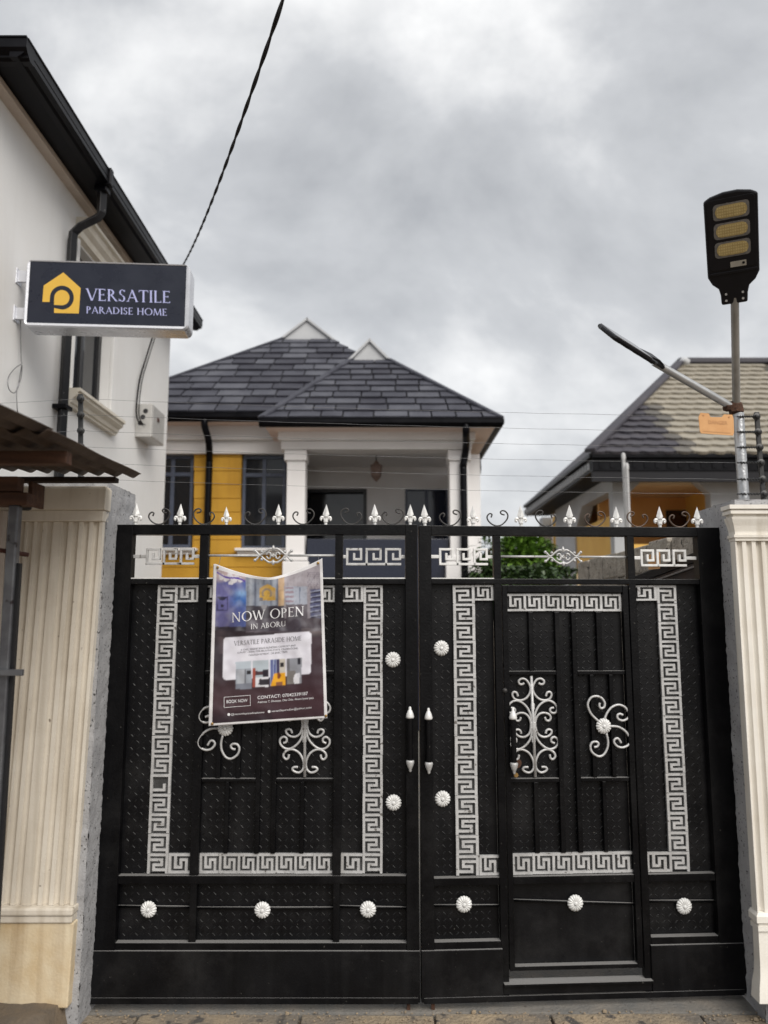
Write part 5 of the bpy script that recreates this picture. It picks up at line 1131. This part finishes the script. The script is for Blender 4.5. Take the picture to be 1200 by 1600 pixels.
MB().beam(c0 + Vector((0, 0, .06)), t0 + Vector((0, 0, .08)), .22, .08).build('hip_cap', 'tile_dark', rh, bevel=.02); MB().beam(t0 + Vector((-.1, 0, .05)), t0 + Vector((6, 0, .05)), .26, .14, (0, 0, 1)).build('ridge_cap', 'tile_dark', rh, bevel=.03)
MB().lathe([(.02, -.12), (.13, -.06), (.15, .02), (.08, .10), (.01, .12)], t0 + Vector((.02, -.1, 0)), 'z', 10).build('ridge_end', 'wall_grey', rh, smooth=True)
# walls with openings
def fpt(x, y): p = at(x, y, YWr); return p.x, p.z
zt = zf0r + .019
arch = [fpt(983, 930), fpt(983, 770), fpt(1008, 746), fpt(1083, 746), fpt(1110, 771), fpt(1110, 930)]
fw = lambda a, z, d: (a, d, z)
xq0 = XWr; xq1 = XE + 8
b = MB(); dpt = .26
b.prism([(xq0, 0), (arch[0][0], 0), (arch[0][0], zt), (xq0, zt)], fw, YWr, YWr + dpt)
b.prism([arch[1], arch[2], (arch[2][0], zt), (arch[1][0], zt)], fw, YWr + .001, YWr + dpt); b.prism([arch[2], arch[3], (arch[3][0], zt), (arch[2][0], zt)], fw, YWr + .001, YWr + dpt); b.prism([arch[3], arch[4], (arch[4][0], zt), (arch[3][0], zt)], fw, YWr + .001, YWr + dpt)
b.prism([(arch[4][0], 0), (xq1, 0), (xq1, zt), (arch[4][0], zt)], fw, YWr, YWr + dpt)
b.build('wall', 'wall_grey', rh)
# left side wall, receding
def spt(x, y): p = atX(x, y, XWr); return p.y, p.z
fs_ = lambda a, z, d: (d, a, z)
yo0, zo = spt(955, 757); yo1 = spt(897, 800)[0]; yc1 = spt(869, 860)[0]; yend = spt(850, 860)[0]
yo0 = YWr + dpt + .001; zs1 = zt - .28
b = MB(); b.prism([(yo0, zt), (yo1, zt), (yo1, zs1 - .55), (yo1 - .7, zs1), (yo0, zs1)], fs_, XWr, XWr + .26); b.prism([(yo1, 0), (yc1, 0), (yc1, zt), (yo1, zt)], fs_, XWr, XWr + .26); b.build('wall', 'wall_grey', rh)
MB().prism([(yc1 + .001, 0), (yend, 0), (yend, zt), (yc1 + .001, zt)], fs_, XWr + .25, XWr + .5).build('wall', 'orange_wall', rh); MB().box(XWr - .02, XWr + .24, yend, yend + .45, 0, zt).build('column', 'wall_grey', rh)
for z0, z1 in ((2.3, 2.9), (3.0, 3.5)): MB().box(XWr + .20, XWr + .249, yc1 + .5, yc1 + 1.1, z0, z1).build('window', 'glass_dark', rh)
# balcony room
bz = zt - .15
MB().box(XWr + .27, xq1, YWr + dpt, YWr + 1.9, bz, bz + .1).build('balcony_ceiling', 'peach', rh); MB().box(XWr + .27, xq1, YWr + 1.9, YWr + 2.05, 0, bz).build('balcony_wall', 'orange_dark', rh)
xs2 = at(1112, 780, YWr).x + .25; MB().box(xs2, xs2 + .15, YWr + dpt + .001, YWr + 1.9, 0, bz - .001).build('balcony_wall', 'orange_wall', rh)
window(1042, 797, 1078, 830, YWr + 1.85, rh, [], [], 'frame_black', 'glass_brown', 3)
yy0 = YWr + .8; MB().box(xs2 - .03, xs2 - .001, yy0, yy0 + 1.2, 1.8, bz - .75).build('window', 'frame_black', rh); MB().box(xs2 - .04, xs2 - .031, yy0 + .1, yy0 + 1.1, 1.9, bz - .85).build('window', 'glass_dark', rh)
MB().box(arch[0][0] + .002, arch[5][0] - .002, YWr + .05, YWr + .16, 0, at(1040, 850, YWr).z).build('balcony_parapet', 'orange_wall', rh)
MB().box(XWr + .04, XWr + .2, yo0 + .002, yo1 - .002, 0, spt(930, 815)[1]).build('balcony_parapet', 'orange_wall', rh)
MB().box(XWr + .27, XWr + 1.0, YWr + 2.06, yend, bz, bz + .1).build('balcony_ceiling', 'peach', rh)
MB().box(XWr + .9, XWr + 1.0, YWr + 2.06, yend, 0, bz - .001).build('balcony_wall', 'orange_wall', rh)
# two grey pipes standing in front of it
for i, (x, yt, lab, r) in enumerate(((974, 711, 'taller of two grey vent pipes before the orange balcony', .029), (979.5, 727, 'shorter of two grey vent pipes before the orange balcony', .026))):
    t = at(x, yt, 9.3 - .1 * i); pp = thing('vent_pipe', lab, 'pipe', (t.x, t.y, 0), group='vent pipes beside the balcony')
    MB().tube([(t.x, t.y, 0), (t.x, t.y, t.z)], r, 10).build('tube', 'pvc_grey', pp, smooth=True, angle=50); MB().lathe([(r * 1.25, -.08), (r * 1.25, .0), (r * .6, .04), (.002, .045)], (t.x, t.y, t.z), 'z', 10).build('cap', 'pvc_grey', pp, smooth=True, angle=50)

# ================================================================== CONCRETE BLOCK WALL (right, inside)
XB = at(1085, 842, 1.2).x + .06
bw = thing('block_wall', 'rough concrete block boundary wall behind the right gate leaf', 'wall', (XB + .1, 4, 0))
zt0 = atX(1045, 843, XB).z
MB().box(XB + .012, XB + .2, .45, 4.3, 0, zt0 - .01).build('core', 'mortar', bw)
brn = random.Random(9)
for r in range(4):
    y = .46 - .2 * (r % 2); z1 = zt0 - r * .235
    while y < 4.2:
        L_ = .44 * brn.uniform(.93, 1.05); o_ = brn.uniform(-.012, .012); y0 = max(y, .46)
        b = MB().box(XB - .012 + o_, XB + .212 + (o_ if r else o_), y0, y + L_ - .03, z1 - .205 - (0 if r == 0 else .0) , z1 + brn.uniform(-.008, .008) + (0.012 if r == 0 else 0))
        for p in b.v: p += Vector((brn.uniform(-.006, .006), brn.uniform(-.006, .006), brn.uniform(-.006, .006)))
        b.build('block', 'block_concrete', bw, bevel=.012); y += L_
b = MB()
for k in range(420):
    y = brn.uniform(.5, 4.2); z = zt0 - brn.uniform(.22, .75); s = brn.uniform(.012, .035)
    b.lathe([(s * .2, -s), (s, -s * .4), (s * .9, s * .4), (s * .2, s)], (XB - .012, y, z), 'z', 5)
tag(b.build('mortar_lumps', 'mortar', bw), kind='stuff')
# black steel angle sloping along the foot of what shows
a, c = atX(1088, 868, XB - .12), atX(985, 908, XB - .12)
a = at(1092, 870, 1.15); c = Vector((a.x, 0, 0)); c = atX(990, 909, a.x)
cst = thing('lean_to', 'black edged lean-to panel along the block wall behind the right key ornament', 'lean-to', (a.x, a.y, 0))
MB().beam(a, c, .05, .06).build('edge_strip', 'gutter_black', cst, bevel=.004)
MB().beam(a + Vector((-.03, 0, -.06)), c + Vector((-.03, 0, -.06)), .012, .012).build('edge_lip', 'wire', cst)
MB().hexa([(p.x + o_, p.y, p.z - h_) for h_ in (.9, .035) for p, o_ in ((a, -.02), (a, .05), (c, .05), (c, -.02))]).build('side_panel', 'wood_dark', cst)
# beige stair rail further back
YS = 7.2
sr = thing('stair_railing', 'beige sloping stair railing left of the block wall', 'railing', tuple(at(905, 905, YS)))
p0, p1 = at(903, 897, YS), at(948, 881, YS); p2, p3 = at(905, 906, YS), at(948, 891, YS)
MB().tube([p0, p1], .03, 8).build('top_rail', 'rail_beige', sr, smooth=True); MB().tube([p2, p3], .02, 8).build('lower_rail', 'rail_beige', sr, smooth=True)
for k in range(3):
    t = k / 2.2; q = p0.lerp(p1, t); MB().tube([q, q + Vector((0, 0, -.75))], .022, 8).build('baluster', 'rail_beige', sr, smooth=True)
for k in range(14):
    t = k / 14; q = p2.lerp(p3, t); MB().tube([q, q + Vector((0, 0, -.6))], .008, 5).build('thin_baluster', 'rail_beige', sr)
ep = at(941, 878, 7.0); fp = thing('fence_post', 'small far black electric fence post by the stair railing', 'fence post', (ep.x, 7.0, 0), group='electric fence posts')
MB().box(ep.x - .03, ep.x + .03, 6.98, 7.02, 0, ep.z).build('upright', 'insulator', fp)
for k in range(3): MB().lathe([(.01, -.06), (.06, -.04), (.06, .04), (.01, .06)], (ep.x - .03, 6.95, ep.z - .05 - .17 * k), 'y', 8).build('insulator', 'insulator', fp)

# ================================================================== SOLAR STREET LIGHT
YP = 0.10
pb_, pt_ = at(1158.5, 800, YP), at(1158.5, 646, YP); XPL = (pb_.x + pt_.x) / 2
lamp = thing('solar_street_light', 'steel pole with two solar lamp heads on the right gate pillar', 'street light', (XPL, YP, pb_.z - .08))
MB().tube([(XPL, YP, pb_.z - .08), (XPL, YP, pt_.z)], .0255, 18).build('pole', 'galvanised', lamp, smooth=True, angle=50)
jt = Vector((XPL - .012, YP, pt_.z + .025))
b = MB().lathe([(.02, -.03), (.034, -.022), (.036, .012), (.028, .03), (.01, .04)], jt, 'z', 10).lathe([(.01, -.03), (.026, -.02), (.026, .02), (.01, .03)], jt + Vector((-.03, 0, .01)), 'x', 8)
for p in b.v: p += Vector((mnoise.noise(p * 60), mnoise.noise(p * 60 + Vector((5, 0, 0))), mnoise.noise(p * 60 + Vector((0, 7, 0))))) * .009
b.build('welded_joint', 'rust', lamp)
def lamp_head(parent, base, axis, right, L=1.0):
    a = axis.normalized(); r = (right - a * right.dot(a)).normalized(); n = r.cross(a).normalized()   # n = lit underside
    M_ = Matrix(((r.x, -n.x, a.x, base.x), (r.y, -n.y, a.y, base.y), (r.z, -n.z, a.z, base.z), (0, 0, 0, 1)))  # local: x across, -y out of the underside, z along
    M_ = M_ @ Matrix.Diagonal((L, L if L == 1 else L * .62, L, 1))
    out_ = [(-.11, .07), (-.112, .41), (-.085, .425), (-.03, .437), (.03, .437), (.085, .425), (.112, .41), (.11, .07), (.092, .035), (.066, .012), (.058, -.02), (.056, -.065), (-.056, -.065), (-.058, -.02), (-.066, .012), (-.092, .035)]
    f = lambda x, z, d: (x, d, z)
    h = MB(M_).prism(out_, f, -.012, .026).build('lamp_head', 'lamp_black', parent, bevel=.008)
    MB(M_).prism([(x * .90, .235 + (z - .235) * .93) for x, z in rrect(-.11, .11, .09, .425, .02)], f, -.016, -.0125).build('lens_frame', 'lamp_black', h, bevel=.002)
    MB(M_).box(-.1, .1, -.018, -.0125, .078, .09).build('lens_ridge', 'lamp_black', h, bevel=.003)
    for k in range(3):
        zc = .355 - .083 * k
        MB(M_).prism(rrect(-.075, .075, zc - .035, zc + .035, .016, 4), f, -.0185, -.0165).build('led_rim', 'led_rim', h)
        MB(M_).prism(rrect(-.066, .066, zc - .027, zc + .027, .026, 6), f, -.0205, -.019).build('led_panel', 'led', h)
        bl_ = MB(M_)
        for ii in range(12):
            for jj in range(4):
                xx_ = -.0555 + ii * .0101; zz_2 = zc - .018 + jj * .012; bl_.box(xx_ - .0032, xx_ + .0032, -.0215, -.0206, zz_2 - .0036, zz_2 + .0036)
        bl_.build('led_chips', 'led_chip', h)['kind'] = 'stuff'
    MB(M_).box(-.012, .055, -.0185, -.0165, .105, .13).build('label_plate', 'label_beige', h); MB(M_).lathe([(.006, -.0205), (.006, -.0186)], (.043, 0, .1185), 'y', 10).build('sensor', 'lamp_black', h)
    for x in (-.036, .036):
        for z in (-.045, -.015): MB(M_).lathe([(.0055, -.0165), (.0055, -.0125)], (x, 0, z), 'y', 8).build('screw', 'silver', h)
    MB(M_).prism([(x * .93, .25 + (z - .25) * .93) for x, z in rrect(-.112, .112, .08, .425, .02)], f, .027, .034).build('solar_panel', 'solar_cell', h)
    MB(M_).add([(-.05, .028, -.06), (.05, .028, -.06), (.05, .05, .0), (-.05, .05, .0), (-.06, .03, .12), (.06, .03, .12)], [(0, 1, 2, 3), (3, 2, 5, 4), (0, 3, 4), (1, 5, 2)]).build('clamp', 'lamp_black', h)
    return h
q0, q1 = jt + Vector((.004, 0, 0)), at(1148, 462, -.14)
MB().tube([q0, q1], .0185, 14).build('arm', 'steel_tube', lamp, smooth=True, angle=50)
hb_, ht_ = at(1147, 452, -.16), at(1141, 310, -.36)
lamp_head(lamp, hb_, ht_ - hb_, Vector((math.cos(rad(22)), -math.sin(rad(22)), 0)))
q0, q1 = jt + Vector((-.03, -.005, .012)), at(1022, 566, .0)
MB().tube([q0, q1], .0185, 14).build('arm', 'steel_tube_bright', lamp, smooth=True, angle=50)
hb_, ht_ = at(1024, 567, .0), at(938, 513, -.20); ax = (ht_ - hb_).normalized()
vw = (CAM - hb_).normalized(); e1_ = (Vector((0, 0, 1)) - ax * ax.z).normalized(); e2_ = ax.cross(e1_)
best = min((abs((e1_ * math.cos(rad(f_)) + e2_ * math.sin(rad(f_))).dot(vw) - .05), f_) for f_ in range(-89, 90))[1]
ntop = e1_ * math.cos(rad(best)) + e2_ * math.sin(rad(best))
rr_ = ax.cross(-ntop)
lamp_head(lamp, hb_ + ax * .02, ax, rr_, .80)

# ================================================================== ELECTRIC FENCE
RY = [651, 675, 699, 723, 749, 772]; LY = [623, 648, 673, 698, 723, 748]
def fence_post(xt, xb, ys, Y, label):
    t, bt = at(xt, ys[0] - 7, Y), at(xb, ys[-1] + 18, Y)
    o = thing('fence_post', label, 'fence post', tuple(bt), group='electric fence posts')
    MB().beam(bt - Vector((0, 0, .06)), t, .022, .014, (0, 1, 0)).build('upright', 'insulator', o, bevel=.002)
    ps = []
    for y in ys:
        f = (y - ys[0]) / (ys[-1] - ys[0]); c = at(xt + (xb - xt) * f, y, Y - .02); ps.append(c)
        MB().lathe([(.004, -.018), (.011, -.016), (.011, -.008), (.018, -.006), (.018, .004), (.012, .006), (.012, .014)], c, 'y', 10).build('insulator', 'insulator', o, smooth=True, angle=40)
    return o, ps
fr, PRr = fence_post(1182, 1194, RY, .13, 'black fence post with insulators on the right gate pillar')
fl_, PLl = fence_post(126, 127, LY, .06, 'black fence post with insulators on the left gate pillar')
ME_T = None
ords = ['topmost', 'second', 'third', 'fourth', 'fifth', 'lowest']
for k in range(6):
    c = PRr[k]; a = at(1152, RY[k], .06); n = 26; pts = []
    for i in range(n + 1):
        t = i / n; q = a.lerp(c, t); w_ = .0035 * (t > .1) * (t < .9); pts.append(q + Vector((0, math.cos(i * 2.1) * w_, math.sin(i * 2.1) * w_)))
    MB().tube(pts, .0042, 5).build('tensioner', 'insulator', fr)
    L0 = PLl[k]; pts = []
    for i in range(31):
        t = i / 30; q = L0.lerp(a, t); pts.append(q + Vector((0, 0, -.012 * 4 * t * (1 - t) + .001 * math.sin(i * 1.7 + k))))
    far = at(-60, LY[k] + 9, -.02); pre = [far, far.lerp(L0, .5) + Vector((0, 0, -.004))]
    lab = {0: 'topmost of the six thin electric fence wires above the gate', 5: 'lowest of the six thin electric fence wires above the gate'}.get(k, ords[k] + ' from the top of the six thin fence wires above the gate')
    tag(MB().tube(pre + pts, .0008, 5).build('fence_wire', 'wire', smooth=True), lab, 'wire', 'electric fence wires')
def warn(name_lab, fn_):
    o = thing('warning_sign', name_lab, 'sign', tuple(fn_(.5, 0, 0)), group='orange warning signs')
    po = [(0.03, 0), (.97, -.02), (1.0, .12), (.99, .78), (.97, .90), (.95, 1.0), (.72, 1.0), (.68, .92), (.66, .86), (.34, .84), (.32, .90), (.29, 1.02), (.06, 1.04), (.04, .93), (0, .82), (.0, .12)]
    MB().prism(po, lambda a, c, d: fn_(a, c, d), 0, .003).build('plate', 'orange_sign', o)
    MB().add([fn_(a, c, -.0012) for a, c in ((.1, .1), (.9, .08), (.9, .105), (.1, .125))], [(0, 1, 2, 3)]).build('line', 'orange_print', o, fix=False)
    vs, fs, w = sans_text('DANGER', .01); MB().add([fn_(.26 + .55 * a / w, .50 + .17 * c, -.0012) for a, c in vs], fs).build('lettering', 'orange_print', o, fix=False)
    for a, c in ((.14, .92), (.86, .88)): MB().lathe([(.0035, -.003), (.0035, 0)], fn_(a, c, 0), 'y', 8).build('eyelet', 'orange_print', o)
    return o
YSG = .045
g0, g1, g2, g3 = at(1094, 677, YSG), at(1147, 680, YSG), at(1147, 648, YSG), at(1091, 646, YSG)
warn('orange warning sign on the fence wires beside the lamp pole', lambda a, c, d: (g0.lerp(g1, a)).lerp(g3.lerp(g2, a), c) + Vector((0, d, 0)))
XS2 = XB - .16
k0, k1 = atX(1031, 888, XS2), atX(1013, 890, XS2); k2, k3 = atX(1013, 868, XS2), atX(1031, 862, XS2)
warn('orange warning sign seen edgewise behind the right key ornament', lambda a, c, d: (k1.lerp(k0, a)).lerp(k2.lerp(k3, a), c) + Vector((d, 0, 0)))

# ================================================================== KIOSK AWNING (left, close)
XV = at(220, 742, -.24).x; ZFAR = at(200, 744, -.24).z; nr = atX(0, 641, XV)
kz = lambda y: ZFAR + (nr.z - ZFAR) * (y + .24) / (nr.y + .24)
ks = thing('kiosk', 'rusty tin awning on timber beams and a steel post beside the left pillar', 'kiosk', (-1.6, -.9, 0))
PIT = .076
def tin(x1, x0, y0, y1, dz):
    n = int((x1 - x0) / PIT * 8)
    def f(u, v):
        x = x1 - (x1 - x0) * u; y = y0 + (y1 - y0) * v
        return (x + .004 * math.sin(v * 9), y + .006 * math.sin(u * 40), kz(y) + dz + .010 * math.cos((x1 - x) / PIT * 2 * math.pi) + .05 * (x1 - x) + .004 * mnoise.noise(Vector((x * 3, y * 3, 0))))
    o = MB().grid(f, n, 14).build('roof_sheet', 'tin', ks, smooth=True, fix=False); m_ = o.modifiers.new('t', 'SOLIDIFY'); m_.thickness = .002; return o
ystep = atX(88, 684, XV).y
tin(XV, XV - 1.3, ystep - .06, -.24, 0.0); tin(XV - .012, XV - 1.3, -2.9, ystep, .012)
def kb(name, x0, y0, x1, y1, Y, d, mat, bevel=.004):
    a, c, z0, z1 = qrect(x0, y0, x1, y1, Y); return MB().box(a, c, Y, Y + d, z0, z1).build(name, mat, ks, bevel=bevel)
kb('beam', -80, 744.5, 180, 752.5, -.315, .05, 'wood_dark'); kb('beam', -120, 704, 104, 724, -.95, .05, 'wood')
kb('beam', -60, 744, 27, 766, -.62, .06, 'wood'); kb('beam', -60, 769, 42, 789, -.60, .07, 'wood'); kb('beam', 43, 752, 50, 790, -.45, .12, 'wood'); kb('bracket', 30, 772, 47, 797, -.42, .03, 'dark_steel', .012)
p_, p2_ = at(24, 800, -.58), at(24, 790, -.58)
MB().box(p_.x - .020, p_.x + .020, -.60, -.56, 0, p2_.z).build('post', 'post_steel', ks, bevel=.006); MB().box(p_.x + .0205, p_.x + .034, -.585, -.565, 0, at(30, 880, -.58).z).build('post_side_strip', 'dark_steel', ks)  # dark narrow upright strip along the right side of the post
MB().tube([at(-30, 855, -.63), at(44, 867, -.5)], .010, 6).build('tie_bar', 'red_oxide', ks); MB().box(at(-20, 1050, -.63).x, at(37, 1050, -.61).x, -.625, -.605, at(10, 1056, -.62).z, at(10, 1046, -.62).z).build('cross_bar', 'post_steel', ks, bevel=.002)
MB().box(-2.6, at(9, 850, -.30).x, -.34, -.30, .2, at(5, 800, -.3).z).build('side_board', 'pale_wall', ks)

# ================================================================== TREES
def foliage(name, parent, pts_fn, n, ln_rng, w, mat, rnd, droop=.5):
    b = MB()
    for i in range(n):
        p, out_d = pts_fn(rnd); L = rnd.uniform(*ln_rng); d = (out_d + Vector((rnd.uniform(-.8, .8), rnd.uniform(-.8, .8), rnd.uniform(-.7, .5)))).normalized(); s = d.cross(Vector((rnd.uniform(-.4, .4), rnd.uniform(-.4, .4), 1))).normalized() * w * L
        m_ = p + d * L * .55 + Vector((0, 0, -droop * L * .12)); e_ = p + d * L + Vector((0, 0, -droop * L * .4)); k = Vector((0, 0, -.12 * w * L))
        b.add([p, m_ + s + k * -1, m_, m_ - s + k * -1, e_], [(0, 2, 1), (0, 3, 2), (1, 2, 4), (2, 3, 4)])
    return b.build(name, mat, parent, fix=False)
def crown_fn(blobs):
    tot = sum(r ** 2 for _, r in blobs)
    def f(rn):
        k = rn.uniform(0, tot)
        for c, r in blobs:
            k -= r ** 2
            if k <= 0: break
        d = Vector((rn.gauss(0, 1), rn.gauss(0, 1), rn.gauss(0, 1))).normalized(); return c + d * r * rn.uniform(.45, 1.0) ** .6, d
    return f
def tree(name, label, base, blobs, n, lr, w, mat, seed, droop):
    rn = random.Random(seed); o = thing(name, label, 'tree', tuple(base)); top = blobs[0][0]
    tr = MB().tube(smooth_path([base, base.lerp(top, .4) + Vector((.06, .02, 0)), top], 6), [.11 - .006 * i for i in range(13)], 8).build('trunk', 'bark', o, smooth=True)
    for c, r in blobs[1:]:
        q = base.lerp(top, .45); MB().tube(smooth_path([q, q.lerp(c, .5) + Vector((0, 0, .1)), c], 4), [.05 - .004 * i for i in range(9)], 6).build('limb', 'bark', tr, smooth=True)
    cr_ = foliage('crown', o, crown_fn(blobs), n, lr, w, mat, rn, droop); cr_['kind'] = 'stuff'; return o
rn = random.Random(21)
def P_(x, y, Y): return at(x, y, Y)
Yt = 7.3
bl = [(P_(795, 925, Yt), .33), (P_(770, 912, Yt), .22), (P_(838, 922, Yt + .2), .33), (P_(835, 940, Yt), .45), (P_(758, 928, Yt), .26), (P_(764, 860, Yt), .13), (P_(880, 925, Yt + .4), .33), (P_(752, 892, Yt - .1), .12), (P_(768, 882, Yt), .13)]
tree('mango_tree', 'dark long-leaved tree beside the yellow bungalow behind the gate', Vector((P_(805, 900, Yt).x, Yt, 0)), bl, 3600, (.14, .26), .13, 'leaf_dark', 4, 1.0)
Yt = 10.6
bl = [(P_(815, 880, Yt), .50), (P_(795, 862, Yt), .26), (P_(838, 866, Yt), .32), (P_(818, 853, Yt), .22), (P_(785, 895, Yt), .4), (P_(850, 890, Yt), .3)]
tree('broadleaf_tree', 'light green rounded tree farther behind the dark long-leaved one', Vector((P_(815, 900, Yt).x, Yt, 0)), bl, 5200, (.09, .17), .3, 'leaf_light', 8, .5)
